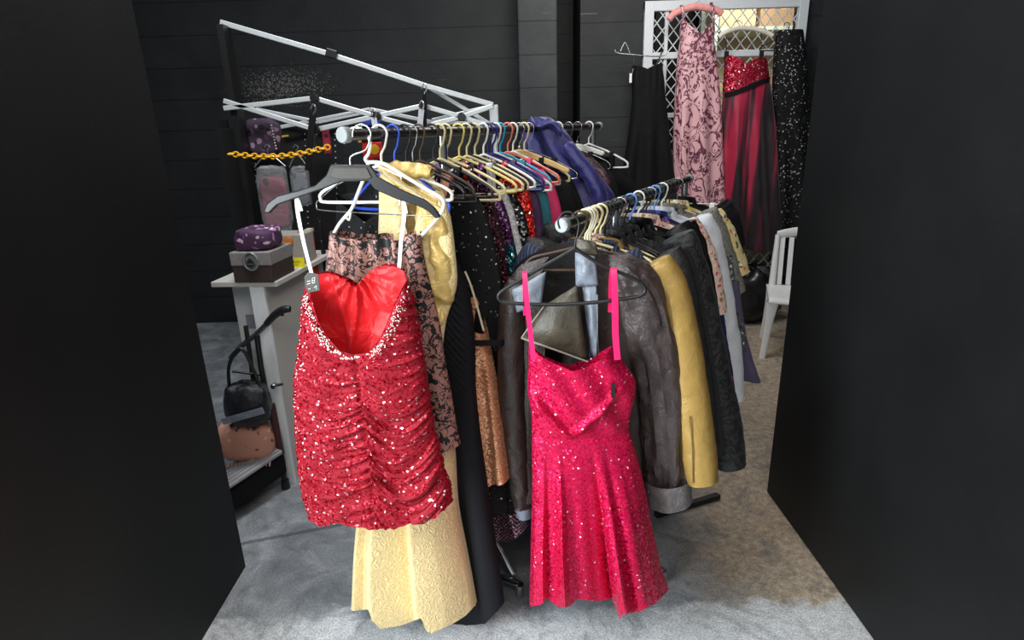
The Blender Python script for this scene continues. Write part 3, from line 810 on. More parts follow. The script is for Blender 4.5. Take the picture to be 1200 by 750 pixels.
# gold satin bodice over it with a pointed right side
rb = px_rows(fr, [(215, 492, 504), (232, 490, 517), (260, 488, 524), (300, 487, 529), (335, 488, 531), (362, 493, 527), (392, 502, 518)], .06)
rb = [(z, a, b, .022) for z, a, b, t in rb]
tb = px_line(fr, [(476, 236), (492, 226), (502, 222), (530, 226)]); hb = px_line(fr, [(480, 330), (495, 362), (511, 390), (522, 372), (532, 352)])
m = MB(); garment_shell(m, rb, tb, tb, hb, 70, 50, lambda x, z, c, v: .014 * (1 - 2.6 * abs(ns(x * 14 + z * 8, z * 12, 2))) + .004 * math.sin(x * 60 + z * 60)); m.build('bodice_panel', GOLD, o)
m = MB()   # folded shawl collar across the hanger
def sh_(u, v):
    px = 447 + 61 * u; py = 197 + 4 * u; a = 2 * PI * v
    p = fr.P(px, py); rz = (.013 + .010 * math.sin(u * PI) + .003 * ns(u * 7, v * 3)) * (1 if .02 < u < .98 else .6)
    return (p.x, -.012 + .022 * math.cos(a) + .004 * ns(u * 9, v * 4, 2), p.z + rz * math.sin(a) + .004 * ns(u * 8, math.sin(a), 6))
m.grid(lambda u, v: sh_(v, u), 18, 40, wrap=True); m.build('shawl_collar', GOLD, o)
m = MB()
def dr_(u, v):
    px = 458 + 62 * v; py = 200 + 36 * v + 2 * math.sin(v * 3)
    p = fr.P(px, py); k = (u - .5)
    return (p.x + .006 * k, -.05 - .012 * math.sin(u * PI) - .012 * math.sin(v * PI), p.z - k * .026 * (1 - .3 * v) + .004 * ns(v * 9, u * 4))
m.grid(dr_, 14, 30); m.build('draped_band', GOLD, o, solid=.003)
hanger(fr, 'tube', 'white', 'white plastic hanger under the gold shawl collar of the cream gown', .19, .15)

# ------------------------------------------------------------------ pink dress at the end of the shorter rack
fr = Fr(U(668, 263, 1.555), math.radians(0)); FP = fr
o = thing('clothes_hanger', fr.o, fr.yaw, 'black tubular hanger on the rail end carrying the bright pink dress', 'hanger')
m = MB(); m.tube(smooth_pts([fr.P(a, b) for a, b in ((656, 268), (654, 258), (661, 249), (671, 250), (678, 260), (677, 274), (674, 284), (674, 292))], 4), .0026, 8); m.build('hook', M_blk, o)
m = MB()
lp = [(674, 291), (655, 302), (630, 316), (605, 331), (590, 340), (584, 346), (586, 352), (597, 355), (640, 357), (690, 355), (740, 349), (753, 345), (756, 338), (749, 330), (730, 321), (702, 309), (674, 291)]
m.tube(smooth_pts([fr.P(a, b) for a, b in lp], 4), .0052, 10, caps=True); m.build('hanger_body', M_blk, o)
PINK = sequins('bright_pink_sequins', lc(204, 6, 68), lc(236, 40, 104), .0042, .75, .5, .28, .010, (.95, .85, .9, 1), lc(150, 2, 42), lc(184, 3, 52), .8)
PINKS = plain('bright_pink_satin', lc(236, 26, 96), .38, var=.06)
rp = px_rows(fr, [(402, 621, 722), (420, 619, 727), (445, 618, 744), (458, 619, 745), (475, 621, 741), (492, 622, 738), (507, 623, 738), (530, 623, 745), (570, 622, 756), (620, 619, 767), (665, 618, 777), (695, 617, 787), (722, 616, 790)], .05)
rp = [(z, a, b, .045 + .045 * sst(-.55, -1.1, z)) for z, a, b, t in rp]
zw = fr.L(670, 507)[1]
pkf = [(-1, -.02), (-.9, .015), (-.78, .022), (-.72, -.014), (-.62, -.012), (-.50, .058), (-.42, .014), (-.1, .004), (.08, -.016), (.16, -.034), (.22, .042), (.30, .054), (.40, .016), (.48, .034), (.6, .038), (.82, .004), (1, -.02)]
def pdisp(x, z, c, v):
    g = sst(zw + .01, zw - .45, z)
    d = g * lin(pkf, c) + .004 * ns(x * 12, z * 6, 4)
    if z > zw - .01:   # cowl drape over the bust
        k = sst(zw - .01, zw + .03, z)
        X = x - fr_c; Z = z - zw
        u1 = Z - (.145 - 1.15 * (X + .145)); w1 = math.exp(-(u1 / .016) ** 2) * sst(-.15, -.11, X) * sst(.07, .0, X)
        u2 = Z - (.035 + .9 * max(X + .01, 0)); w2 = math.exp(-(u2 / .018) ** 2) * sst(-.04, .0, X) * sst(.13, .07, X)
        pouch = .016 * math.exp(-((X + .0) / .07) ** 2 - ((Z - .09) / .06) ** 2)
        d += k * (.020 * w1 + .018 * w2 + pouch + .004 * math.sin(X * 70 + Z * 40))
    else: d += .003 * g * math.sin(c * 26)
    d -= .004 * math.exp(-((z - zw) / .006) ** 2)
    return d
fr_c = fr.L(678, 470)[0]
nfp = px_line(fr, y=-.035, pts=[(612, 412), (621, 406), (632, 417), (650, 426), (670, 433), (690, 428), (706, 419), (719, 407), (724, 404), (730, 412), (745, 440), (760, 446)])
nbp = px_line(fr, [(612, 416), (621, 408), (640, 424), (670, 436), (700, 424), (719, 408), (724, 405), (732, 420), (745, 442), (760, 446)])
hp = hem_fit(fr, rp, pdisp, pts=[(610, 708), (624, 711), (636, 708), (640, 702), (647, 706), (655, 712), (668, 711), (676, 702), (692, 704), (706, 704), (718, 700), (722, 718), (732, 720), (748, 717), (766, 708), (780, 696), (792, 686)])
o = thing('sequined_dress', fr.o, fr.yaw, 'bright pink sequined dress with thin straps and flared skirt on black hanger', 'dress')
m = MB(); garment_shell(m, rp, nfp, nbp, hp, 300, 150, pdisp); m.build('dress_body', PINK, o)
for pts, w_ in (([(615, 322), (617, 350), (621, 385), (624, 412)], .013), ([(719, 318), (719, 350), (718, 385), (719, 412)], .017)):
    m = MB(); P = [fr.P(a, b, -.008) for a, b in pts]
    top = [P[0] + Vector((0, .022, -.12)), P[0] + Vector((0, .020, -.03)), P[0] + Vector((0, .009, .004))]
    bot = [Vector((p.x, -.010 - .02 * i, p.z)) for i, p in enumerate(P)]
    m.ribbon(smooth_pts(top + bot, 4), w_, .0018); m.build('strap', PINKS, o)
m = MB(); x, z = fr.L(715, 450); m.box((x, surf_y(rp, x, z, pdisp) - .008, z), (.011, .002, .048)); m.build('price_tag', plain('black_label', lc(24, 22, 24), .5), o, smooth=False)
# ------------------------------------------------------------------ the rest of the long rack, near to far
BLK = cloth('black_cloth', lc(13, 13, 16), .85, .04, var=.25); BLK2 = cloth('soft_black_cloth', lc(17, 16, 18), .85, .04, var=.25)
BEAD = sequins('black_beaded', lc(16, 16, 18), lc(44, 44, 48), .0045, .8, .5, .25, .5, (.7, .7, .72, 1), lc(8, 8, 9), lc(12, 12, 14), .03)
fr = fA(.17, 2)
hanger(fr, 'tube', 'blue', 'blue plastic hanger left of the cream gown holding the black beaded top', .17, .18)
rows = [(-.17, -.10, .12, .03), (-.30, -.10, .14, .035), (-.7, -.10, .14, .04), (-1.05, -.10, .15, .04)]
o = thing('beaded_blouse', fr.o, fr.yaw, 'black beaded top on blue hanger, glimpsed left of the cream gown', 'top')
m = MB(); garment_shell(m, rows, [(-.22, -.17), (-.1, -.24), (.02, -.17)], [(-.22, -.17), (-.1, -.15), (.02, -.17)], [(-1, -1.0), (1, -1.0)], 80, 50, fold_disp(5, .015)); m.build('garment_body', BEAD, o)
# black pleated gown
fr = fA(.22)
rows = px_rows(fr, [(268, 470, 517), (285, 466, 524), (305, 462, 534), (335, 458, 546), (380, 456, 553), (450, 455, 556), (560, 455, 568), (660, 450, 583), (705, 445, 590), (735, 443, 588)], .05)
PLB = cloth('black_pleated_jersey', lc(13, 14, 19), .8, .04, var=.2, wrinkle=.3)
def pld(x, z, c, v):
    g = sst(-.85, -.6, z)
    return g * .0035 * math.sin((z * .75 + x * 1.0) * 330) + (1 - g) * .02 * math.sin(c * 7 + 1) * sst(-.7, -1.3, z) + .006 * ns(x * 7, z * 3, 4)
nk = px_line(fr, [(455, 270), (490, 276), (512, 268), (524, 282)])
hb = px_line(fr, [(440, 722), (520, 728), (560, 727), (575, 722), (588, 706), (600, 700)])
o = thing('pleated_gown', fr.o, fr.yaw, 'long black gown with finely pleated bodice between cream gown and peach dress', 'gown')
m = MB(); garment_shell(m, rows, nk, nk, hb, 140, 200, pld); m.build('gown_body', PLB, o)
m = MB(); m.ribbon(smooth_pts([fr.P(505, 272, -.02), fr.P(492, 240, -.012), fr.P(478, 205, 0), fr.P(478, 240, .02)], 5), .03, .002); m.build('shoulder_strap', PLB, o)
hanger(fr, 'tube', 'black', 'black plastic hanger holding the long black pleated gown', .19, .15)
# peach sequined dress
fr = fA(.285)
PEACH = sequins('peach_sequins', lc(206, 142, 104), lc(244, 190, 150), .0045, .6, .4, .3, .02, (1, .9, .8, 1), lc(176, 112, 78))
PEACHN = plain('peach_satin', lc(214, 156, 128), .45, var=.08)
rows = px_rows(fr, [(376, 546, 567), (392, 540, 570), (405, 536, 573), (440, 532, 578), (480, 530, 584), (530, 528, 591), (572, 527, 597)], .04)
o = thing('sequined_dress', fr.o, fr.yaw, 'peach sequined slip dress with thin cream straps and black waistband', 'dress')
pv = px_line(fr, [(530, 392), (546, 350), (552, 352), (562, 384), (572, 392)])
m = MB(); garment_shell(m, [(rows[0][0] + .1, rows[0][1] - .01, .02, .03)] + rows, pv, pv, px_line(fr, [(525, 562), (550, 570), (575, 568), (598, 560)]), 110, 70, fold_disp(4, .02, -.55, -.9, 1.0)); m.build('dress_body', PEACH, o)
m = MB(); m.ribbon(smooth_pts([fr.P(567, 388, -.035), fr.P(560, 362, -.025), fr.P(552, 335, -.015), fr.P(545, 318, -.005)], 4), .006, .0016); m.build('strap', plain('cream_strap', lc(220, 206, 180), .5), o)
m = MB(); m.ribbon(smooth_pts([fr.P(545, 318, -.005), fr.P(530, 250, 0), fr.P(520, 200, .0)], 4), .006, .0016); m.build('shoulder_cord', BLK, o)
m = MB(); m.ribbon(smooth_pts([fr.P(536, 402, -.045), fr.P(550, 402, -.052), fr.P(570, 402, -.045), fr.P(589, 401, -.01), fr.P(589, 401, .02)], 4), .018, .004, wd=(0, 0, 1)); m.build('waistband', BLK, o)
m = MB(); m.ribbon(smooth_pts([fr.P(508, 262, -.02), fr.P(520, 225, -.015), fr.P(524, 206, 0), fr.P(521, 205, .01), fr.P(519, 230, .02)], 4), .022, .002); m.build('shoulder_strap', PEACHN, o)
m = MB(); m.ribbon(smooth_pts([fr.P(504, 285, -.045), fr.P(514, 276, -.05), fr.P(524, 268, -.045)], 4), .032, .004, wd=(.5, 0, .85)); m.build('ribbon_knot', PEACH, o)
hanger(fr, 'tube', 'dark', 'dark brown plastic hanger carrying the peach sequined dress', .18, .15)
def dress(nm, s, right, hem, mt, label, cat='dress', drop=.16, hng=None, hl=None, disp=None, scoop=.1, th=.036, straps=True, hw=.2, strapm=None, dy=None, neck=-.078, y=0):
    f = fA(s, (s * 613 % 7 - 3) if dy is None else dy)
    simple_dress(nm, f, hw, drop, right, hem, mt, label, cat, scoop, disp, straps, th, strapm=strapm)
    if hng: hanger(f, hng[0], hng[1], hl, hw, drop, hookcol=hng[2] if len(hng) > 2 else None)
    return f
dress('beaded_dress', .35, [(226, 556), (250, 569), (300, 582), (340, 588), (450, 592), (560, 597)], -1.25, BEAD, 'black beaded evening dress behind the peach dress, stones scattered on bodice', hng=('tube', 'black'), hl='black plastic hanger carrying the black beaded evening dress', disp=fold_disp(7, .014, -.2, -.9, 2))
MAR = sequins('maroon_sequins', lc(52, 20, 30), lc(140, 70, 88), .005, .9, .5, .25, .06, (.9, .7, .75, 1), lc(22, 10, 14), lc(16, 8, 11), .7)
def zig():
    t = NT('zigzag_sequins'); sep = t.n('ShaderNodeSeparateXYZ'); t.l(t.obj(), sep.inputs[0])
    a = t.math('FRACT', t.math('ADD', t.math('MULTIPLY', sep.outputs[2], 70), t.math('MULTIPLY', t.math('PINGPONG', sep.outputs[0], .02), 90)))
    v = t.n('ShaderNodeTexVoronoi'); v.inputs['Scale'].default_value = 240; t.l(t.obj(), v.inputs['Vector'])
    s = t.n('ShaderNodeSeparateColor'); t.l(v.outputs['Color'], s.inputs[0])
    on = t.math('MULTIPLY', t.math('LESS_THAN', a, .5), t.math('GREATER_THAN', s.outputs[0], .3))
    t.l(t.mix(on, (.008, .006, .008, 1), t.ramp(s.outputs[1], [(.2, lc(170, 150, 165)), (.75, lc(214, 120, 160)), (.9, lc(240, 235, 240))])), t.b.inputs['Base Color'])
    t.l(t.math('MULTIPLY', on, .6), t.b.inputs['Metallic']); t.set(Roughness=.3); return t.m
ZIG = zig()
f = dress('sequined_gown', .42, [(226, 572), (250, 583), (290, 593), (330, 598), (450, 601), (560, 604)], -1.12, MAR, 'maroon sequined gown with zigzag beaded hem beside the black beaded dress', 'gown', hng=('tube', 'cream'), hl='cream plastic hanger carrying the maroon sequined gown', disp=fold_disp(6, .016, -.2, -1.0, 4))
rz = px_rows(f, [(545, 540, 603), (580, 536, 608), (610, 532, 617), (628, 530, 622)], .055)
gp = bpy.data.objects[[ob.name for ob in bpy.data.objects if ob.get('label', '').startswith('maroon sequined gown')][0]]
m = MB(); garment_shell(m, rz, [(-1, rz[0][0]), (1, rz[0][0])], [(-1, rz[0][0]), (1, rz[0][0])], px_line(f, [(520, 626), (560, 628), (580, 624), (600, 628), (625, 612)]), 90, 30, lambda x, z, c, v: .012 * math.sin(c * 8 + 1) * v); m.build('hem_panel', ZIG, gp)
def ombre():
    m_ = sequins('purple_teal_sequins', lc(74, 30, 82), lc(140, 76, 140), .006, .9, .55, .25, .06, (.9, .9, 1, 1), lc(48, 18, 56))
    t = m_.node_tree; b = t.nodes['Principled BSDF']; src = b.inputs['Base Color'].links[0].from_socket
    tc = [n for n in t.nodes if n.type == 'TEX_COORD'][0]
    sep = t.nodes.new('ShaderNodeSeparateXYZ'); t.links.new(tc.outputs['Object'], sep.inputs[0])
    ra = t.nodes.new('ShaderNodeValToRGB'); ra.color_ramp.elements[0].position = .33; ra.color_ramp.elements[1].position = .37
    ma = t.nodes.new('ShaderNodeMath'); ma.operation = 'MULTIPLY'; ma.inputs[1].default_value = -1; t.links.new(sep.outputs[2], ma.inputs[0]); t.links.new(ma.outputs[0], ra.inputs[0])
    hs = t.nodes.new('ShaderNodeHueSaturation'); hs.inputs['Hue'].default_value = .22; hs.inputs['Saturation'].default_value = 1.4; hs.inputs['Value'].default_value = 1.1; t.links.new(src, hs.inputs['Color'])
    mx = t.nodes.new('ShaderNodeMix'); mx.data_type = 'RGBA'; t.links.new(ra.outputs[0], mx.inputs[0]); t.links.new(src, mx.inputs[6]); t.links.new(hs.outputs[0], mx.inputs[7])
    t.links.new(mx.outputs[2], b.inputs['Base Color']); return m_
OMB = ombre()
dress('sequined_gown', .49, [(222, 582), (250, 594), (280, 601), (310, 606), (450, 609)], -1.2, OMB, 'sequined gown fading from purple to teal beside the maroon gown', 'gown', hng=('tube', 'yellow'), hl='pale yellow hanger carrying the purple and teal gown', disp=fold_disp(5, .014, -.2, -.9, 1))
WHL = lace('white_lace_trim', lc(226, 224, 222), lc(176, 178, 186), 40, .7)
dress('lace_cardigan', .535, [(222, 592), (250, 602), (280, 609), (305, 615), (320, 618)], -.44, WHL, 'white lace cardigan edge showing right of the teal gown', 'cardigan', hng=('tube', 'cream'), hl='cream hanger carrying the white lace cardigan')
SIL = sequins('black_silver_sequins', lc(20, 20, 22), lc(90, 92, 96), .007, .9, .6, .22, .22, (.85, .87, .9, 1), lc(8, 8, 8), lc(12, 12, 13), .75)
dress('sequined_jacket', .585, [(216, 594), (235, 607), (255, 616), (280, 620), (400, 624)], -1.0, SIL, 'black top with silver sequined shoulders left of the red sequined dress', 'jacket', hng=('tube', 'cream'), hl='cream hanger carrying the black and silver sequined top')
RSQ = sequins('scarlet_sequins', lc(206, 24, 24), lc(255, 90, 70), .006, .9, .5, .25, .04, (1, .7, .6, 1), lc(130, 8, 10))
dress('sequined_dress', .64, [(206, 608), (225, 620), (260, 626), (300, 629), (420, 632)], -1.05, RSQ, 'scarlet sequined dress, a narrow red strip in the middle of the long rack', hng=('tube', 'white'), hl='white plastic hanger carrying the scarlet sequined dress')
DPU = cloth('dark_purple_cloth', lc(64, 30, 76), .6, .2); TEA = cloth('teal_cloth', lc(30, 108, 122), .6, .2); MAG = cloth('hot_pink_cloth', lc(220, 44, 104), .6, .2); PLUM = lace('plum_lace', lc(96, 52, 66), lc(40, 18, 28), 40, .7)
dress('satin_dress', .70, [(206, 618), (230, 631), (270, 637), (320, 640)], -1.1, DPU, 'dark purple satin dress beside the scarlet sequined dress', hng=('tube', 'navy'), hl='navy blue hanger carrying the dark purple satin dress')
dress('long_dress', .755, [(206, 630), (230, 642), (270, 647), (310, 650)], -1.1, TEA, 'teal dress beside hot pink dress in the long rack', hng=('tube', 'teal'), hl='teal blue hanger carrying the teal dress')
dress('long_dress', .81, [(198, 636), (212, 647), (235, 655), (262, 660), (320, 664)], -1.1, MAG, 'hot pink dress, a bright strip left of the black dresses', hng=('tube', 'coral'), hl='coral hanger carrying the hot pink dress')
dress('long_dress', .90, [(202, 652), (218, 668), (245, 676), (300, 686)], -1.15, BLK2, 'black dress on the pale wooden hanger', hng=('wood', 'wood'), hl='pale wooden hanger beside the navy gown', drop=.15)
dress('long_dress', .98, [(205, 668), (240, 683), (290, 694)], -1.15, BLK, 'black dress between the wooden hanger and the navy gown', hng=('thin', 'wire'), hl='thin wire hanger just left of the navy gown')
# navy gown slung over its hanger
fr = fA(1.09)
NAVY = NT('navy_satin'); NAVY.set(Roughness=.5, Sheen_Weight=.1, Base_Color=lc(30, 28, 96)); q = NAVY.noise(9, 3, .5, dist=.5); NAVY.bump(q.outputs['Fac'], .7, .02); NAVY = NAVY.m
rows = px_rows(fr, [(137, 626, 638), (142, 620, 648), (152, 616, 660), (166, 613, 672), (182, 622, 684), (200, 634, 698), (218, 644, 712), (230, 650, 719), (250, 655, 717), (290, 655, 712), (360, 650, 720)], .05)
o = thing('satin_gown', fr.o, fr.yaw, 'navy blue satin gown rising above the rail among the hangers', 'gown')
tp = [(-1, rows[0][0]), (1, rows[0][0])]
m = MB(); garment_shell(m, rows, tp, tp, [(-1, -1.2), (1, -1.2)], 110, 90, lambda x, z, c, v: .016 * math.sin((x * .8 + z * .45) * 60 + 2 * ns(x * 6, z * 6)) * sst(0, .12, v) + .012 * ns(x * 8, z * 8, 3)); m.build('gown_body', NAVY, o)
m = MB()
def fl_(u, v):
    p = fr.P(622 + 36 * u, 143 + 10 * u + 4 * math.sin(u * 7), -.055 - .02 * math.sin(v * PI)); return (p.x, p.y, p.z + .035 * (.6 - v) + .006 * ns(u * 6, v * 3))
m.grid(fl_, 24, 10); m.build('collar_flap', NAVY, o, solid=.002)
m = MB(); sleeve_shell(m, [(*fr.L(668, 168), .05), (*fr.L(690, 195), .06), (*fr.L(706, 222), .06), (*fr.L(712, 246), .045)], .03, 16, 30, .006, 3, y0=-.05); m.build('sleeve', NAVY, o)
hanger(fA(1.14), 'tube', 'white', 'white hanger hook right of the navy gown', .2, .16)
dress('lace_blouse', 1.25, [(184, 694), (200, 709), (218, 716), (280, 720)], -.8, PLUM, 'plum lace top right of the navy gown', 'top', hng=('tube', 'white'), hl='white plastic hanger carrying the plum lace top')
dress('long_dress', 1.36, [(190, 708), (215, 722), (250, 730), (300, 736)], -1.0, BLK2, 'black top under the wide white hanger near the rail end', 'top', hng=('thin', 'wire'), hl='thin wire hanger right of the plum lace top', drop=.15)
fr = fA(1.46); hanger(fr, 'wood', 'white', 'wide flat white hanger with metal clip near the far rail end', .13, .115)
rows = [(-.13, 0, .16, .04), (-.4, 0, .18, .04), (-1.0, 0, .2, .05)]
o = thing('velvet_blouse', fr.o, fr.yaw, 'black velvet top hung from the wide white hanger', 'top')
m = MB(); garment_shell(m, rows, [(-.2, -.14), (0, -.2), (.2, -.14)], [(-.2, -.13), (.2, -.13)], [(-1, -1.0), (1, -1.0)], 60, 40, fold_disp(5)); m.build('garment_body', BLK, o)
dress('long_dress', 1.60, [(198, 734), (230, 747), (300, 758)], -1.2, BLK, 'black dress at the far end of the long rack', hng=('tube', 'white'), hl='white tubular hanger sticking out at the far rail end')
# spare hangers with nothing visible on them
for s, kind, colr, lab in ((.06, 'thin', 'wire', 'thin wire hanger between the lace dress and the cream gown'), (.25, 'thin', 'black', 'thin black wire hanger beside the black pleated gown'),                            (.385, 'tube', 'cream', 'cream hanger between black beaded dress and maroon gown'), (.56, 'tube', 'black', 'black hanger between lace cardigan and silver sequined top'),
                           (.67, 'tube', 'navy', 'navy hanger between scarlet dress and purple satin dress'), (.725, 'tube', 'white', 'white hanger between purple satin dress and teal dress'),
                           (.85, 'tube', 'white', 'white hanger between hot pink dress and wooden hanger'), (.94, 'tube', 'cream', 'cream hanger between wooden hanger and thin wire hanger')):
    hanger(fA(s, s * 997 % 11 - 5), kind, colr, lab, .19 + .02 * (s * 131 % 1), .155 + .03 * (s * 77 % 1))
# ------------------------------------------------------------------ the shorter rack
BROWN = leather('dark_brown_leather', lc(50, 40, 36), .33, .55); BROWN2 = leather('olive_brown_leather', lc(74, 67, 56), .38, .5)
GREYL = leather('grey_satin_and_sheen', lc(122, 130, 142), .3, .4); PALEF = leather('worn_silver_leather', lc(116, 110, 110), .36, 1.0, scale=30)
fr = Fr(B0 + D * .105, math.radians(-5))
o = thing('leather_jacket', fr.o, fr.yaw, 'dark brown leather biker jacket with big folded lapel behind the pink dress', 'jacket')
rows = px_rows(fr, [(288, 628, 726), (305, 608, 742), (330, 598, 752), (400, 604, 754), (480, 608, 752), (588, 606, 756)], .06)
rows = [(z, a, b, .042) for z, a, b, t in rows]
tb = px_line(fr, [(596, 330), (612, 306), (640, 292), (672, 284), (700, 290), (726, 302), (752, 325)])
tf = px_line(fr, [(596, 330), (612, 308), (640, 298), (672, 296), (700, 298), (726, 306), (752, 325)])
m = MB(); garment_shell(m, rows, tf, tb, [(-1, fr.L(680, 585)[1]), (1, fr.L(680, 585)[1])], 120, 60, fold_disp(4, .012, -.2, -.8, 3, .008), arc=(-.20, .66)); m.build('jacket_body', BROWN, o)
m = MB(); garment_shell(m, [(z, a, b, t - .006) for z, a, b, t in rows], tb, tb, [(-1, fr.L(680, 580)[1]), (1, fr.L(680, 580)[1])], 50, 30, None, arc=(.04, .46)); m.build('lining', leather('black_lining', lc(30, 27, 26), .5, .4), o)
def slv_(pts): return [(fr.L(a, b)[0], fr.L(a, b)[1], pxw(fr, a, b, w)) for a, b, w in pts]
m = MB(); sleeve_shell(m, slv_([(708, 303, 12), (730, 314, 36), (751, 346, 56), (766, 405, 58), (775, 470, 55), (779, 530, 50), (781, 574, 43)]), .055, 40, 90, .005, 2, y0=-.012, vert=.0075); s1 = m.build('sleeve', leather('brown_silver_leather', lc(66, 56, 55), .24, .7, scale=24), o)
m = MB(); sleeve_shell(m, slv_([(781, 556, 53), (782, 570, 53), (783, 584, 52)]), .065, 26, 8, .004, 4, False, y0=-.015); m.build('cuff', PALEF, s1)
m = MB(); sleeve_shell(m, slv_([(612, 326, 30), (602, 360, 34), (600, 430, 36), (604, 500, 34), (610, 560, 28), (613, 590, 24)]), .05, 22, 50, .006, 6, y0=.0); s2 = m.build('sleeve', BROWN, o)
m = MB(); sleeve_shell(m, slv_([(612, 576, 22), (614, 592, 21), (615, 603, 20)]), .045, 20, 6, .002, 4, False, y0=.0); m.build('cuff', GREYL, s2)
def flap(pts, y0, y1, mt, nm, par, curl=.0, n=10, sol=.004):
    """four-cornered curved leather flap: a, b top edge; d, c bottom edge (pixels)"""
    a, b, c, d = [fr.P(*p, y) for p, y in zip(pts, (y0, y1, y1, y0))]
    mm = MB()
    def f(u, v):
        p = (a * (1 - u) + b * u) * (1 - v) + (d * (1 - u) + c * u) * v
        return p + Vector((0, -curl * math.sin(u * PI) * math.sin(v * PI * .9 + .15) + .005 * ns(u * 3, v * 4, y0 * 50), 0))
    mm.grid(f, n, n); return mm.build(nm, mt, par, solid=sol)
lp_ = flap([(638, 358), (676, 334), (688, 424), (611, 397)], -.075, -.085, BROWN2, 'lapel', o, .018)
m = MB(); m.tube([fr.P(611, 396, -.092), fr.P(648, 409, -.108), fr.P(689, 424, -.102)], .0028, 6); m.tube([fr.P(611, 396, -.09), fr.P(624, 377, -.095), fr.P(638, 358, -.088)], .002, 6); m.build('lapel_piping', plain('worn_edge', lc(150, 144, 130), .45), lp_)
flap([(674, 296), (697, 300), (701, 334), (675, 336)], -.062, -.068, GREYL, 'collar_stand', o, .012)
flap([(682, 334), (699, 334), (702, 420), (693, 418)], -.060, -.066, GREYL, 'lapel_sheen', o, .008)  # grey-blue strip paints the sheen inside the lapel
flap([(674, 278), (698, 284), (702, 300), (676, 298)], -.050, -.055, BROWN2, 'collar', o, .012)
flap([(600, 340), (640, 318), (634, 356), (606, 366)], -.058, -.066, GREYL, 'collar_leaf', o, .014)
m = MB(); m.tube(smooth_pts([fr.P(700, 345, -.068), fr.P(700, 400, -.074), fr.P(699, 470, -.07), fr.P(699, 540, -.07)], 4), .003, 6); m.build('zip', M_chrome, o)
hanger(fr, 'tube', 'dark', 'dark brown hanger at the near end carrying the dark brown leather jacket', .16, .12)
def pinstripe():
    t = NT('navy_pinstripe'); sep = t.n('ShaderNodeSeparateXYZ'); t.l(t.obj(), sep.inputs[0])
    a = t.math('LESS_THAN', t.math('FRACT', t.math('MULTIPLY', sep.outputs[0], 85)), .10)
    t.l(t.mix(a, lc(30, 36, 62), lc(104, 112, 146)), t.b.inputs['Base Color']); t.set(Roughness=.75); return t.m
fr = fB(.185, 6)
jacket('pinstripe_shirt', fr, pinstripe(), 'navy pinstriped shirt whose shoulders show behind the brown leather jacket', 'shirt', [(732, 296, 30), (746, 322, 34), (752, 380, 34), (756, 450, 30)], -.72, left=[(632, 290, 30), (617, 318, 34), (612, 380, 32), (613, 450, 28)], lapel=False, bodyw=.17, seed=3, th=.03, depth=.03, rise=.05, stand=.02)
hanger(fr, 'tube', 'cream', 'cream hanger carrying the navy pinstriped shirt', .19, .13)
GOLDL = leather('gold_leather', lc(164, 132, 70), .38, .35, metal=.2, var=.1)
fr = fB(.225)
og = jacket('leather_jacket', fr, GOLDL, 'metallic gold leather jacket right of the brown leather jacket', 'jacket', [(763, 306, 46), (778, 332, 50), (790, 372, 50), (802, 440, 50), (814, 510, 46), (823, 562, 36)], -.80, left=[(655, 300, 34), (646, 340, 38), (644, 420, 36), (646, 500, 32)], rise=.04, stand=.018, seed=5, wr=.0035, trim=GOLDL)
m = MB(); m.tube(smooth_pts([Vector(fr.P(808, 488, -.055)), Vector(fr.P(811, 520, -.055)), Vector(fr.P(812, 566, -.055))], 4), .002, 6); m.build('cuff_seam', leather('gold_seam', lc(120, 92, 44), .5), og)
hanger(fr, 'tube', 'cream', 'cream hanger with a pink frill at its neck carrying the gold jacket', .19, .14)
o = [ob for ob in bpy.data.objects if ob.get('label', '').startswith('cream hanger with a pink frill')][0]
m = MB(); random.seed(5)
for i in range(26):
    a = random.random() * 6.28; r = .006 + .012 * random.random(); m.ball((r * math.cos(a), r * .8 * math.sin(a), -.062 - .03 * random.random()), .006, 6, 4, (1, 1, .7))
m.build('frill', cloth('pink_frill', lc(206, 168, 160), .8), o)
DKGL = leather('dark_grey_leather', lc(40, 38, 38), .36, .6); CHAR = cloth('charcoal_suede', lc(24, 26, 29), .85, .08); BLKL = leather('black_leather', lc(15, 15, 16), .32, .6)
VELV = NT('black_cut_velvet'); n_ = VELV.noise(38, 2, .5, dist=1.6)
VELV.l(VELV.ramp(n_.outputs['Fac'], [(.46, lc(36, 36, 38)), (.52, lc(4, 4, 5))]), VELV.b.inputs['Base Color']); VELV.set(Roughness=.6, Sheen_Weight=.06); VELV.bump(n_.outputs['Fac'], .8, .004); VELV = VELV.m
def J(nm, s, mt, lab, cat, slv, hem, hng=None, hl=None, hw=.19, drop=.14, **k):
    f = fB(s); oo = jacket(nm, f, mt, lab, cat, slv, hem, **k)
    if hng: hanger(f, hng[0], hng[1], hl, hw, drop)
    return oo
J('leather_jacket', .27, DKGL, 'dark grey leather jacket between gold jacket and black velvet coat', 'jacket', [(777, 296, 42), (790, 322, 44), (800, 372, 44), (813, 440, 42), (824, 520, 40)], -.85, ('tube', 'cream'), 'cream hanger carrying the dark grey leather jacket', seed=7)
J('suede_jacket', .335, CHAR, 'charcoal suede jacket hugging the dark grey leather jacket', 'jacket', [(784, 292, 42), (796, 325, 44), (806, 380, 44), (818, 450, 42), (830, 530, 38)], -.85, ('tube', 'black'), 'black hanger carrying the charcoal suede jacket', seed=8)
J('velvet_coat', .41, VELV, 'long black cut velvet coat with patterned sleeve', 'coat', [(792, 274, 42), (803, 302, 46), (817, 370, 50), (832, 440, 48), (848, 500, 44), (857, 545, 33)], -.95, ('tube', 'black'), 'black hanger carrying the black velvet coat', seed=9)
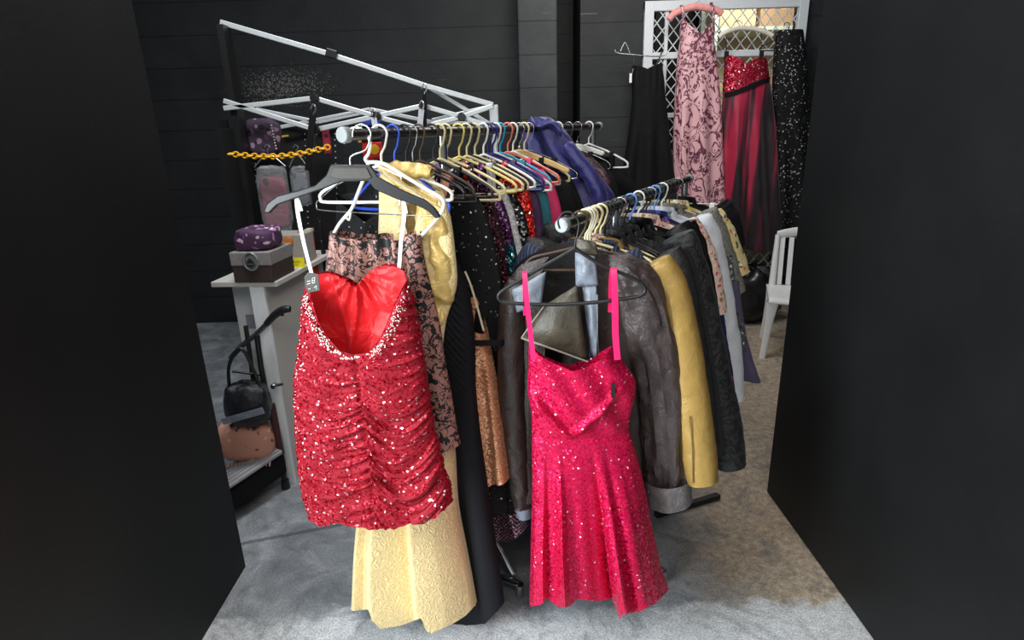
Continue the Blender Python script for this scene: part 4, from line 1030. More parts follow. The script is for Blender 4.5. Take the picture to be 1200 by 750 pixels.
J('leather_jacket', .49, BLKL, 'black leather jacket with shiny shoulder above the velvet coat', 'jacket', [(790, 266, 36), (803, 290, 40), (817, 350, 40), (828, 430, 36)], -.75, ('tube', 'black'), 'black hanger carrying the shiny black leather jacket', seed=11, lapel=True)
J('leather_coat', .56, leather('soft_black_leather', lc(17, 16, 16), .42, .7), 'soft black coat crumpled beside the shiny black leather jacket', 'coat', [(796, 262, 34), (808, 290, 38), (819, 340, 38), (830, 420, 34)], -.85, ('tube', 'sky'), 'light blue hanger on the shorter rack carrying the soft black coat', seed=12)
FLOR = printed('pink_floral', lc(222, 192, 178), [lc(176, 84, 84), lc(206, 120, 110), lc(150, 120, 70), lc(236, 216, 190)], 62, .75, .75, .012)
J('floral_blouse', .65, FLOR, 'pink floral blouse among the black jackets on the shorter rack', 'blouse', [(801, 260, 30), (814, 280, 32), (824, 305, 32), (834, 338, 28), (839, 367, 24)], -.5, ('tube', 'white'), 'white hanger carrying the pink floral blouse', seed=13, lapel=False, wr=.004)
NFL = printed('navy_floral', lc(34, 36, 82), [lc(206, 50, 70), lc(80, 90, 190), lc(226, 120, 130)], 40, .7, .5, .012)
J('floral_dress', .75, NFL, 'navy dress with red flowers left of the pale coat', 'dress', [(809, 262, 24), (819, 292, 26), (830, 345, 26), (842, 410, 24), (855, 472, 16)], -1.02, ('tube', 'black'), 'black hanger carrying the navy flowered dress', seed=14, lapel=False)
PALE = cloth('pale_grey_linen', lc(208, 212, 220), .8, .2, var=.06, wrinkle=.8)
J('long_coat', .86, PALE, 'pale grey white long coat on the shorter rack', 'coat', [(819, 252, 28), (830, 280, 30), (836, 312, 32), (845, 360, 32), (855, 412, 28), (864, 468, 17)], -1.05, ('tube', 'sky'), 'light blue hanger carrying the pale long coat', seed=15, wr=.006)
TWD = printed('grey_tweed', lc(120, 118, 112), [lc(80, 80, 78), lc(160, 158, 150), lc(60, 60, 60)], 220, .9, .8, .004)
J('tweed_jacket', .97, TWD, 'grey tweed jacket right of the pale long coat', 'jacket', [(826, 246, 26), (839, 275, 28), (850, 310, 28), (860, 344, 26)], -.5, ('tube', 'white'), 'white hanger carrying the grey tweed jacket', seed=16)
YEL = printed('bright_print', lc(218, 200, 150), [lc(220, 120, 50), lc(60, 110, 60), lc(230, 210, 90), lc(90, 80, 70), lc(240, 236, 220)], 50, .75, .8, .015)
J('print_blouse', 1.09, YEL, 'yellow and green printed blouse near the far end of the shorter rack', 'blouse', [(834, 248, 22), (847, 270, 24), (858, 295, 24), (868, 322, 22)], -.42, ('tube', 'black'), 'black hanger carrying the yellow printed blouse', seed=17, lapel=False)
J('black_jacket', 1.22, BLK2, 'black jacket at the far end of the shorter rack by the burgundy gown', 'jacket', [(843, 238, 22), (853, 254, 24), (862, 290, 22)], -.5, ('clip', 'white'), 'white clip hanger at the far end of the shorter rack', seed=18, lapel=False)
fr = fB(.92)
o = thing('grey_dress', fr.o, fr.yaw, 'grey speckled dress hem showing below the tweed jacket', 'dress')
rows = mirror_right(fr, [(300, 858), (340, 864), (380, 872), (410, 877)], .045)
m = MB(); garment_shell(m, rows, [(-1, rows[0][0]), (1, rows[0][0])], [(-1, rows[0][0]), (1, rows[0][0])], [(-1, rows[-1][0]), (1, rows[-1][0])], 60, 40, fold_disp(9, .014, rows[0][0], rows[-1][0])); m.build('dress_body', printed('grey_speckle', lc(70, 70, 72), [lc(150, 150, 150), lc(30, 30, 32), lc(190, 188, 184)], 70, .8, .7, .012), o)
fr = fB(.90, 3)
o = thing('purple_skirt', fr.o, fr.yaw, 'dusky purple skirt hanging lowest beside the white chair', 'skirt')
rows = mirror_right(fr, [(330, 866), (390, 873), (420, 880), (448, 889)], .05)
m = MB(); garment_shell(m, rows, [(-1, rows[0][0]), (1, rows[0][0])], [(-1, rows[0][0]), (1, rows[0][0])], [(-1, rows[-1][0]), (1, rows[-1][0])], 60, 40, fold_disp(5, .02, rows[0][0], rows[-1][0], 2)); m.build('skirt_body', cloth('dusky_purple', lc(74, 66, 92), .8), o)
for s, kind, colr, lab in ((.145, 'tube', 'cream', 'cream hanger nearest the end cap of the shorter rack'), (.165, 'tube', 'white', 'white hanger between pinstriped shirt and gold jacket'), (.23, 'tube', 'cream', 'cream hanger between gold jacket and dark grey jacket'),
                           (.30, 'tube', 'black', 'black hanger between dark grey jacket and suede jacket'), (.45, 'thin', 'black', 'thin black hanger between velvet coat and shiny leather jacket'), (.70, 'tube', 'black', 'black hanger between pink floral blouse and navy flowered dress'), (.80, 'thin', 'black', 'thin black hanger between navy flowered dress and pale coat'),
                           (.92, 'tube', 'black', 'black hanger between pale coat and tweed jacket'), (1.03, 'tube', 'black', 'black hanger between tweed jacket and printed blouse'), (1.15, 'tube', 'black', 'black hanger between printed blouse and far black jacket')):
    hanger(fB(s), kind, colr, lab, .10 if s < .1 else .15 if s < .2 else .18, .13 + .02 * (s * 77 % 1))
# black bar lying on the floor
a = GND(768, 606); b = GND(842, 584)
m = MB(); m.bar(Vector((a.x, a.y, .013)), Vector((b.x, b.y, .013)), .03, .026); tag(m.build('floor_bar', M_blkmat, smooth=False, bevel=.004), 'black bar lying on the floor under the leather jackets', 'bar')
# ------------------------------------------------------------------ gowns on the mesh screen
YM = 5.17
fr = Fr(U(815, 2, YM), 0)
def sprigs():
    t = NT('pink_satin_with_plum_sprigs'); big = t.noise(6.5, 2, .5, vec=t.map((1.3, 1, .8)), dist=1.4); fine = t.noise(42, 3, .6, dist=.8); w = t.noise(7, 3)
    vine = t.math('LESS_THAN', t.math('ABSOLUTE', t.math('SUBTRACT', big.outputs['Fac'], .5)), .035)
    on = t.math('MULTIPLY', vine, t.math('GREATER_THAN', fine.outputs['Fac'], .42))
    on = t.math('MAXIMUM', on, t.math('MULTIPLY', t.math('GREATER_THAN', big.outputs['Fac'], .60), t.math('GREATER_THAN', fine.outputs['Fac'], .50)))
    sep = t.n('ShaderNodeSeparateXYZ'); t.l(t.obj(), sep.inputs[0])
    top = t.math('MULTIPLY', t.math('GREATER_THAN', sep.outputs[2], -.48), t.math('GREATER_THAN', fine.outputs['Fac'], .53))   # the bodice is covered closely
    on = t.math('MAXIMUM', on, top)
    t.l(t.mix(on, lc(222, 172, 178), lc(104, 48, 68)), t.b.inputs['Base Color']); t.set(Roughness=.42); t.bump(on, .5, .004); return t.m
ROSE = sprigs()
o = thing('clothes_hanger', fr.o, 0, 'fluffy pink padded hanger at the top of the mesh screen', 'hanger')
m = MB(); m.tube(smooth_pts([fr.P(812, 0), fr.P(814, -6), fr.P(819, -6), fr.P(820, 0), fr.P(815, 5), fr.P(815, 10)], 4), .003, 6); m.build('hook', HM['wire'], o)
m = MB(); P = smooth_pts([fr.P(*q) for q in ((783, 24), (790, 16), (802, 11), (815, 8), (830, 10), (841, 13), (846, 17))], 6)
m.tube([p + Vector((0, .004 * ns(i * 1.7, 1), .004 * ns(i * 2.1, 4))) for i, p in enumerate(P)], [.012] + [.027 + .006 * ns(i * 1.3, 7) for i in range(len(P) - 2)] + [.012], 14)
m.build('padded_arm', cloth('fluffy_pink', lc(228, 150, 148), .95, .6, 200), o)
rows = px_rows(fr, [(22, 797, 836), (34, 797, 837), (48, 797, 836), (60, 795, 838), (90, 792, 841), (120, 790, 843), (160, 788, 845), (228, 788, 848), (262, 786, 850)], .09)
o = thing('lace_gown', fr.o, 0, 'long pink gown covered in plum lace flowers hanging on the mesh screen', 'gown')
v_ = px_line(fr, [(795, 30), (799, 23), (806, 32), (817, 42), (828, 31), (834, 22), (839, 30)]); vb = px_line(fr, [(795, 32), (806, 40), (817, 50), (828, 40), (839, 32)])
m = MB(); garment_shell(m, rows, v_, vb, [(-1, rows[-1][0]), (1, rows[-1][0])], 110, 90, lambda x, z, c, v: .022 * math.sin(c * 8 + .6) * sst(rows[3][0], rows[6][0], z) + .006 * ns(x * 9, z * 6)); m.build('gown_body', ROSE, o)
for a, b in (((799, 24), (798, 9)), ((834, 24), (833, 6))):
    m = MB(); p, q = fr.P(*a), fr.P(*b); m.ribbon(smooth_pts([p + Vector((0, -.05, -.01)), q + Vector((0, -.035, 0)), q + Vector((0, 0, .012)), q + Vector((0, .035, -.02))], 4), .018, .003); m.build('strap', ROSE, o)
# burgundy
fr = Fr(U(872, 40, YM), 0)
o = thing('clothes_hanger', fr.o, 0, 'padded ivory hanger above the burgundy gown on the mesh screen', 'hanger')
m = MB(); m.tube(smooth_pts([fr.P(860, 30), fr.P(862, 25), fr.P(868, 25), fr.P(870, 31), fr.P(866, 36), fr.P(866, 40)], 4), .003, 6); m.build('hook', HM['wire'], o)
m = MB(); m.tube(smooth_pts([fr.P(*q) for q in ((842, 44), (848, 39), (858, 35), (868, 33), (885, 34), (898, 38), (905, 42))], 5), .019, 12); m.build('padded_arm', cloth('ivory_padding', lc(222, 214, 200), .9), o)
for a, b in (((851, 42), (851, 68)), ((892, 40), (892, 68))):
    m = MB(); m.tube([fr.P(*a), fr.P(*b)], .003, 6); x, z = fr.L(*b); m.box((x, 0, z + .02), (.03, .02, .06)); m.build('skirt_clip', M_blk, o, smooth=False)
def tulle():
    t = NT('burgundy_satin_under_black_tulle'); n = t.noise(1, 3, .5, vec=t.map((10, 4, .5))); f = t.noise(40, 3)
    t.l(t.ramp(n.outputs['Fac'], [(.46, lc(26, 11, 18)), (.51, lc(80, 18, 40)), (.56, lc(170, 24, 62))]), t.b.inputs['Base Color']); t.set(Roughness=.5, Sheen_Weight=.2); t.bump(f.outputs['Fac'], .2); return t.m
rows = px_rows(fr, [(64, 850, 897), (80, 849, 899), (98, 848, 901), (115, 847, 904), (160, 845, 908), (220, 844, 912), (293, 844, 918)], .10)
t_ = px_line(fr, [(848, 70), (852, 65), (862, 70), (875, 80), (884, 72), (890, 66), (897, 72), (900, 78)])
wst = px_line(fr, [(845, 112), (856, 110), (875, 102), (890, 96), (904, 92)])
o = thing('strapless_gown', fr.o, 0, 'burgundy strapless gown with glittering bodice and dark tulle skirt', 'gown')
dd = lambda x, z, c, v: .02 * math.sin(c * 9) * sst(rows[2][0], rows[4][0], z) + .004 * ns(x * 9, z * 8)
m = MB(); garment_shell(m, rows, wst, wst, px_line(fr, [(840, 286), (870, 290), (885, 294), (905, 292), (920, 288)]), 120, 70, dd); m.build('skirt', tulle(), o)
m = MB(); garment_shell(m, rows, t_, t_, [(x, z - .01) for x, z in wst], 90, 30, dd); m.build('bodice', sequins('crimson_glitter', lc(166, 16, 44), lc(240, 70, 100), .009, .8, .5, .28, .05, (.95, .8, .8, 1), lc(96, 6, 24)), o)
m = MB(); m.ribbon([Vector((x, surf_y(rows, x, z, None) - .006, z)) for x, z in [(rows[2][1] + rows[2][2] * (-.98 + 1.96 * i / 24), lin(wst, rows[2][1] + rows[2][2] * (-.98 + 1.96 * i / 24))) for i in range(25)]], .035, .004, wd=(0, 0, 1)); m.build('sash', BLK, o)
# black strapless
fr = Fr(U(757, 62, YM), 0)
o = thing('clothes_hanger', fr.o, 0, 'bent grey wire hanger hooked on the white screen frame', 'hanger')
m = MB(); m.tube(smooth_pts([fr.P(*q) for q in ((721, 58), (723, 62), (740, 64), (765, 66), (778, 65), (781, 62))], 4), .0055, 8); m.build('hanger_body', HM['wire'], o)
m = MB(); m.tube(smooth_pts([fr.P(*q) for q in ((727, 60), (732, 50), (735, 54), (738, 62))], 4), .003, 6); m.build('hook', HM['wire'], o)
for a, b in (((776, 60), (768, 80)), ((742, 64), (744, 80))):
    m = MB(); m.tube([fr.P(*a), fr.P(*b)], .006, 6); x, z = fr.L(*b); m.box((x, 0, z), (.03, .025, .05)); m.build('clip', M_blk, o, smooth=False)
rows = px_rows(fr, [(76, 741, 775), (92, 740, 778), (108, 741, 779), (125, 740, 781), (160, 736, 785), (200, 730, 790), (240, 724, 797), (300, 716, 806)], .08)
o = thing('strapless_gown', fr.o, 0, 'black strapless gown with white swing tag left of the pink lace gown', 'gown')
t_ = px_line(fr, [(739, 80), (743, 77), (750, 79), (757, 82), (766, 77), (772, 75), (778, 82)])
m = MB(); garment_shell(m, rows, t_, t_, [(-1, rows[-1][0]), (1, rows[-1][0])], 100, 80, lambda x, z, c, v: .02 * math.sin(c * 8 + 2) * sst(rows[2][0], rows[5][0], z) + .004 * math.sin(x * 120) * sst(rows[3][0], rows[1][0], z)); m.build('gown_body', cloth('black_taffeta', lc(9, 9, 11), .8, .05, var=.2), o)
m = MB(); x, z = fr.L(739, 92); m.box((x - .01, -.05, z), (.02, .003, .07)); m.tube([(x, -.05, z + .03), fr.P(742, 80, -.03)], .001, 5); m.build('swing_tag', plain('white_card', lc(226, 226, 222), .6), o, smooth=False)
# dark beaded gown cut by the edge
fr = Fr(U(922, 40, YM), 0)
rows = px_rows(fr, [(36, 910, 940), (70, 907, 944), (110, 906, 946), (150, 907, 948), (290, 905, 954)], .08)
o = thing('beaded_gown', fr.o, 0, 'dark beaded gown just right of the burgundy gown', 'gown')
m = MB(); garment_shell(m, rows, [(-1, rows[0][0]), (1, rows[0][0])], [(-1, rows[0][0]), (1, rows[0][0])], [(-1, rows[-1][0]), (1, rows[-1][0])], 60, 50, fold_disp(6, .02, rows[1][0], rows[4][0])); m.build('gown_body', sequins('dark_grey_beads', lc(20, 19, 20), lc(70, 68, 66), .009, .8, .5, .3, .3, ground=lc(12, 12, 13), cover=.2), o)
o2 = hanger(Fr(U(922, 30, YM), 0), 'tube', 'black', 'black hanger on the mesh screen carrying the dark beaded gown', .2, .15)

# ------------------------------------------------------------------ white garden chair
PLW = plain('white_resin', lc(224, 224, 222), .4, var=.03)
a = GND(893, 419); yaw = math.radians(-20)
ch = thing('plastic_chair', (a.x, a.y, 0), yaw, 'white plastic garden chair on the bare floor beneath the burgundy gown', 'chair')
SWd, SD = .44, .42
def leg(x0, y0, x1, y1, zt, name='leg'):
    m = MB(); n = 10
    def f(u, v):
        k = v; x = x0 + (x1 - x0) * k; y = y0 + (y1 - y0) * k; z = .0 + zt * k
        w = .022 + .020 * k ** 2.5; q = 2 * PI * u
        cx, cy = math.cos(q), math.sin(q)
        return (x + w * math.copysign(abs(cx) ** .5, cx), y + w * .8 * math.copysign(abs(cy) ** .5, cy), z)
    m.grid(f, 16, n, wrap=True); m.add([f(i / 16, 0) for i in range(16)], [tuple(range(16))]); m.build(name, PLW, ch)
leg(0, 0, .035, .03, .42); leg(SWd, 0, SWd - .035, .03, .42); leg(.02, SD + .06, .05, SD - .02, .42); leg(SWd - .02, SD + .06, SWd - .05, SD - .02, .42)
m = MB()
def seat(u, v):
    x = .005 + u * (SWd - .01); y = -.005 + v * (SD); z = .445 - .018 * math.sin(u * PI) * math.sin(v * PI * .9 + .3) - .03 * max(0, .08 - v) / .08
    return (x, y, z)
m.grid(seat, 16, 16); m.build('seat', PLW, ch, solid=.012)
m = MB()
for s, nm in ((.045, 'l'), (SWd - .045, 'r')):
    def post(u, v):
        q = 2 * PI * u; k = v; return (s + .02 * math.cos(q) * (1.3 - .4 * k) + .012 * k * (1 if s < .2 else -1), SD - .02 + .10 * k + .02 * math.sin(q), .42 + .40 * k)
    m.grid(post, 12, 10, wrap=True)
def top_(u, v):
    q = 2 * PI * v; x = .05 + u * (SWd - .10); return (x, SD + .08 + .014 * math.cos(q) + .03 * math.sin(u * PI), .81 + .03 * math.sin(u * PI) + .035 * math.sin(q))
m.grid(lambda u, v: top_(v, u), 12, 16, wrap=True)
for i in range(5):
    x = .095 + i * (SWd - .19) / 4; m.bar((x, SD + .005, .45), (x, SD + .09, .80), .034, .012)
m.build('backrest', PLW, ch)

# dark bundles below the screen
M_bag = plain('black_bin_bag', lc(20, 20, 22), .3, bump=.6, scale=30)
def bundle(px, py, Y, w, h, d, lab, mt=M_bag, seed=0):
    g = U(px, py, Y); o = thing('stuffed_bag', (g.x, Y, 0), 0, lab, 'bag')
    m = MB()
    def f(u, v):
        a = 2 * PI * u; b = PI * v; r = 1 + .22 * ns(math.cos(a) * 1.7 + seed, math.sin(a) * 1.7, v * 4) + .10 * ns(math.cos(a) * 5, math.sin(a) * 5 + seed, v * 11)
        sb = math.sin(b) ** .7
        return (w / 2 * sb * math.cos(a) * r, d / 2 * sb * math.sin(a) * r, max(0, h / 2 * (1 + math.cos(b) * r)))
    m.grid(f, 40, 26, wrap=True); m.build('bag_body', mt, o)
    m = MB(); m.tube([(0, 0, h * .97), (.02, 0, h * 1.03), (.0, .01, h * 1.1)], [.035, .02, .045], 10); m.build('bag_neck', mt, o)
bundle(878, 350, 4.95, .55, .46, .4, 'black stuffed bag on the floor under the mesh screen', M_bag, 1)
bundle(845, 350, 5.05, .5, .36, .4, 'smaller black stuffed bag on the floor behind the hanging jackets', M_bag, 4)

# ------------------------------------------------------------------ folded market canopy frame
M_alu = plain('grey_steel_frame', lc(200, 204, 206), .4, .25, var=.05)
c0 = U(578, 124, 3.6)
cf = thing('canopy_frame', (c0.x, c0.y, 0), 0, 'half folded grey steel canopy frame behind the long rack', 'canopy frame')
def W2L(p): return p - Vector((c0.x, c0.y, 0))
def bars(name, segs, Y, w=.026, h=.026):
    for a, b in segs:
        m = MB(); m.bar(W2L(U(a[0], a[1], Y if len(a) < 3 else a[2])), W2L(U(b[0], b[1], Y if len(b) < 3 else b[2])), w * .6, h); m.build(name, M_alu, cf, smooth=False, bevel=.004)
bars('truss_bar', [((262, 127), (369, 115)), ((369, 115), (442, 137)), ((262, 118), (370, 152)), ((370, 152), (442, 136)), ((442, 136), (496, 124)), ((442, 137), (490, 150)), ((496, 124), (541, 137)), ((490, 150), (541, 137)), ((541, 137), (578, 124)), ((541, 137), (578, 149))], 3.45)
bars('truss_bar', [((300, 128), (373, 143)), ((329, 149), (434, 128)), ((434, 128), (506, 143)), ((373, 143), (434, 130)), ((506, 143), (577, 146)), ((506, 141), (577, 124))], 3.75, .022, .022)
bars('roof_bar', [((258, 26), (385, 63)), ((385, 63), (500, 101)), ((500, 101), (578, 123))], 3.55, .026, .028)
bars('roof_strut', [((500, 101), (577, 147))], 3.6, .022, .022)
m = MB(); q = W2L(U(389, 63, 3.54)); m.box(q, (.06, .04, .045), Matrix.Rotation(math.radians(18), 3, 'Y')); m.build('slide_joint', M_blk, cf, smooth=False, bevel=.005)
for a in ((442, 136), (541, 137), (369, 115), (496, 124), (370, 152)):
    m = MB(); q = W2L(U(*a, 3.43)); m.disc(q, (0, 1, 0), .022, .05, 14); m.build('joint_bolt', M_blk, cf)
m = MB(); q = W2L(c0); m.box((q.x, q.y, c0.z / 2 + .01), (.034, .034, c0.z - .02)); m.build('canopy_leg', M_alu, cf, smooth=False, bevel=.004)
m = MB(); m.box((q.x, q.y, .006), (.1, .1, .012)); m.build('foot_plate', M_alu, cf, smooth=False)
m = MB(); q = W2L(U(579, 136, 3.58)); m.box(q, (.05, .05, .12)); m.build('corner_bracket', M_alu, cf, smooth=False, bevel=.006)
g = U(262, 30, 3.52); m = MB(); q = W2L(g); m.box((q.x, q.y, g.z / 2), (.034, .10, g.z)); m.build('canopy_leg', M_blkmat, cf, smooth=False)
def strap(lab, pts, Y, w, mt, nm='hanging_strap'):
    g = U(pts[0][0], pts[0][1], Y); o = thing(nm, g, 0, lab, 'strap'); f_ = Fr(g, 0)
    m = MB(); m.ribbon(smooth_pts([f_.P(a, b) for a, b in pts], 4), w, .004); m.build('webbing', mt, o)
    m = MB(); m.tube(smooth_pts([f_.P(pts[0][0] - 3, pts[0][1] - 4), f_.P(pts[0][0], pts[0][1] - 10), f_.P(pts[0][0] + 3, pts[0][1] - 4), f_.P(pts[0][0], pts[0][1] + 2)], 4), .004, 6); m.build('strap_hook', HM['wire'], o)
strap('black webbing strap hooked on the canopy frame left of the grey cap', [(367, 132), (364, 160), (361, 200)], 3.38, .035, BLK)
strap('black strap hanging from the middle of the canopy frame', [(497, 108), (498, 135), (498, 160)], 3.40, .02, BLK)
strap('white cloth tie on the canopy frame above the blue hanger hook', [(438, 138), (440, 150)], 3.40, .03, plain('white_tie', lc(200, 204, 210), .7), 'cloth_tie')
strap('white cloth tie on the canopy frame above the yellow hanger hooks', [(494, 128), (492, 148)], 3.39, .03, plain('white_tie_grey', lc(186, 190, 196), .7), 'cloth_tie')

# ------------------------------------------------------------------ stall goods on the left
def soft(mb, c, w, d, h, ex=.5, n=28, k=16, lump=.0, seed=0):
    def f(u, v):
        a = 2 * PI * u; b = PI * v; sp = lambda q, e: math.copysign(abs(q) ** e, q)
        r = 1 + lump * ns(math.cos(a) * 2 + seed, math.sin(a) * 2, v * 5)
        s = abs(math.sin(b)) ** ex
        return (c[0] + w / 2 * s * sp(math.cos(a), ex) * r, c[1] + d / 2 * s * sp(math.sin(a), .9) * r, c[2] + h / 2 * sp(math.cos(b), ex) * r)
    mb.grid(f, n, k, wrap=True)
YD = 3.85
l0, l1 = U(262, 200, YD), U(404, 200, YD)
db = thing('display_board', ((l0.x + l1.x) / 2, YD, 0), 0, 'black studded display board behind the left stall', 'display board')
m = MB(); m.box((0, 0, .95), (l1.x - l0.x, .03, 1.5)); m.build('board', plain('black_felt', lc(16, 16, 18), .9), db, smooth=False, bevel=.004)
for x in (l0.x - db.location.x + .04, l1.x - db.location.x - .04):
    m = MB(); m.box((x, .03, .875), (.04, .04, 1.75)); m.build('board_post', M_blkmat, db, smooth=False)
m = MB()
for cx in (294, 297.5, 357, 392):
    for i in range(22):
        p = U(cx + i * .25, 150 + i * 7, YD - .017) - Vector(db.location); m.ball(p, .0055, 8, 5)
sd = m.build('studs', plain('silver_stud', lc(190, 190, 190), .3, .7), db); sd['kind'] = 'stuff'
m = MB()
for a, b in (((276, 166), (296, 164)), ((330, 160), (338, 159)), ((424, 160), (430, 161)), ((420, 166), (428, 165))):
    m.bar(U(*a, YD - .02) - Vector(db.location), U(*b, YD - .02) - Vector(db.location), .006, .012)
m.build('price_strip', plain('yellow_strip', lc(190, 160, 40), .6), db, smooth=False)
# patterned pouch
f_ = Fr(U(308, 140, 3.6), 0); o = thing('patterned_pouch', f_.o, 0, 'purple and black patterned pouch above the yellow chain', 'bag')
PUR = printed('purple_pattern', lc(58, 42, 62), [lc(150, 118, 146), lc(96, 66, 96), lc(24, 18, 26)], 26, .7, .9, .01)
m = MB(); x, z = f_.L(308, 160); soft(m, (x, 0, z), .19, .07, .20, .45); m.build('pouch_body', PUR, o)
m = MB()
for i in range(9):
    px = 318 + i * .7; py = 147 + i * 3.4; m.ball(f_.P(px, py, -.033), .006, 8, 5)
m.build('studs', plain('pearl_stud', lc(206, 200, 200), .3, .4), o)
m = MB(); m.tube(smooth_pts([f_.P(316, 144), f_.P(324, 146), f_.P(327, 158), f_.P(322, 176)], 5), .014, 10); m.build('pouch_strap', PUR, o)
# chain
M_yel = plain('yellow_plastic', lc(236, 176, 24), .35, var=.06)
g = U(289, 178, 3.3); o = None; m = MB()
P0, P1 = U(268, 180, 3.3), U(386, 172, 3.3); n = 22
for i in range(n):
    t = (i + .5) / n; c = P0.lerp(P1, t) + Vector((0, 0, -.03 * math.sin(t * PI))) - P0; ax = (P1 - P0).normalized(); L = (P1 - P0).length / n * 1.42
    up = Vector((0, 0, 1)) if i % 2 else Vector((0, 1, .25)).normalized(); up = (up - ax * up.dot(ax)).normalized()
    m.tube([c + ax * (L / 2 * math.cos(a) * (1 if abs(math.cos(a)) < .7 else .96)) + up * (.0125 * math.sin(a)) for a in [2 * PI * k / 14 for k in range(14)]], .0042, 6, closed=True)
o = m.build('plastic_chain', M_yel); o.location = P0; tag(o, 'yellow plastic chain strung across the left stall', 'chain')
# clear bags with shirts
def clear_mat():
    t = NT('clear_film'); t.set(Roughness=.12, Transmission_Weight=.0, Alpha=.13, Base_Color=(.8, .84, .88, 1), Specular_IOR_Level=.8); n = t.noise(18, 4, .6, dist=1.0); t.bump(n.outputs['Fac'], 1.0, .02); return t.m
M_clear = clear_mat()
PSH = printed('pink_graphic_print', lc(120, 56, 70), [lc(226, 216, 216), lc(40, 30, 36), lc(176, 64, 92), lc(30, 24, 28)], 17, .8, .6, .03)
GSH = printed('grey_print', lc(92, 96, 104), [lc(140, 146, 156), lc(50, 52, 58)], 22, .8, .6, .02)
def bagged(l, t_, r, b, Y, mt, lab, ident):
    f_ = Fr(U((l + r) / 2, t_ - 12, Y), 0); o = thing('bagged_shirt', f_.o, 0, lab, 'packaged shirt')
    x0, z0 = f_.L(l, t_); x1, z1 = f_.L(r, b); c = ((x0 + x1) / 2, 0, (z0 + z1) / 2); w = x1 - x0; h = z0 - z1
    m = MB(); soft(m, (c[0], 0, c[2] - h * .06), w * .86, .035, h * .8, .3, lump=.06, seed=l); m.build('folded_shirt', mt, o)
    m = MB(); soft(m, c, w, .055, h, .35, lump=.12, seed=l + 3); m.build('clear_bag', M_clear, o)
    m = MB(); m.tube(smooth_pts([(c[0] - w * .5, 0, z0 - .0), (c[0] - w * .2, 0, z0 + .05), (c[0], 0, z0 + .065), (c[0] + w * .2, 0, z0 + .05), (c[0] + w * .5, 0, z0)], 5), .003, 6)
    m.tube(smooth_pts([(c[0], 0, z0 + .065), (c[0], 0, z0 + .09), (c[0] + .015, 0, z0 + .105), (c[0], 0, z0 + .12), (c[0] - .015, 0, z0 + .105)], 4), .0025, 6); m.build('wire_hanger', HM['wire'], o)
bagged(298, 196, 345, 268, 3.45, PSH, 'pinkish printed shirt in a clear bag under the yellow chain', 0)
bagged(339, 196, 366, 240, 3.5, GSH, 'grey printed shirt in a clear bag right of the pinkish one', 1)
# red and white knitted thing, flag
def hung(nm, l, t_, r, b, Y, mt, lab, cat, d=.04, part='fabric'):
    f_ = Fr(U((l + r) / 2, t_, Y), 0); o = thing(nm, f_.o, 0, lab, cat); x0, z0 = f_.L(l, t_); x1, z1 = f_.L(r, b)
    m = MB(); soft(m, ((x0 + x1) / 2, 0, (z0 + z1) / 2), x1 - x0, d, z0 - z1, .35, lump=.08, seed=l); m.build(part, mt, o); return o, f_
RW = printed('red_white_print', lc(150, 34, 56), [lc(222, 214, 214), lc(120, 20, 40), lc(60, 20, 30)], 26, .8, .6, .02)
hung('printed_pouch', 377, 150, 389, 181, 3.6, RW, 'red and white printed pouch hanging left of the grey rail cap', 'pouch')
BWp = printed('black_white_print', lc(30, 30, 34), [lc(210, 210, 210), lc(70, 70, 74)], 26, .8, .5, .02)
hung('printed_pouch', 362, 150, 374, 180, 3.62, BWp, 'black and white printed pouch beside the red and white one', 'pouch')
f_ = Fr(U(434, 148, 3.62), 0); o = thing('hanging_flag', f_.o, 0, 'small black and red flag with yellow disc behind the rail', 'flag')
x0, z0 = f_.L(422, 147); x1, zm = f_.L(447, 166); _, z1 = f_.L(447, 186); xm = (x0 + x1) / 2
def wv(x, z): return .006 * math.sin(x * 50 + z * 10)
m = MB(); m.grid(lambda u, v: (x0 + (x1 - x0) * u, wv(u * .1, v), z0 + (zm - z0) * v), 10, 6); m.build('black_band', BLK, o, solid=.003)
m = MB(); m.grid(lambda u, v: (x0 + (x1 - x0) * u, wv(u * .1, v), zm + (z1 - zm) * v), 10, 6); m.build('red_band', cloth('flag_red', lc(206, 34, 30), .7), o, solid=.003)
m = MB(); xd, zd = f_.L(439, 175); m.disc((xd, -.006, zd), (0, 1, 0), .028, .006, 28); m.build('yellow_disc', cloth('flag_yellow', lc(240, 180, 30), .7), o)
hung('blue_pouch', 424, 138, 446, 147, 3.6, cloth('royal_blue', lc(36, 60, 170), .6), 'blue cloth roll above the small flag', 'cloth')
# counter
cb = GND(345, 567); top_h = U(320, 336, cb.y).z
fdir = (GND(337, 568) - GND(350, 566)); fdir = Vector((-.995, .10, 0)).normalized()      # along the counter front, to the left
bdir = Vector((.36, .93, 0)).normalized(); bdir = Vector((-fdir.y, fdir.x, 0)); bdir = bdir if bdir.y > 0 else -bdir
yawc = math.atan2(-fdir.y, -fdir.x)
ct = thing('stall_counter', (cb.x, cb.y, 0), yawc, 'pale grey stall counter behind the red dress', 'counter')
M_pan = plain('pale_grey_laminate', lc(196, 192, 186), .45, var=.03, scale=4); M_edge = plain('white_laminate_edge', lc(232, 236, 238), .35, var=.02)
m = MB(); m.box((-.03, .36, top_h / 2 - .0), (.05, .68, top_h)); m.build('side_panel', M_pan, ct, smooth=False, bevel=.003)
m = MB(); m.box((-.03, .012, top_h / 2), (.066, .022, top_h)); m.build('front_edge', M_edge, ct, smooth=False, bevel=.002)
m = MB(); m.box((-.14, .16, top_h * .5), (.19, .02, top_h * .96)); m.build('front_panel', M_edge, ct, smooth=False, bevel=.002)
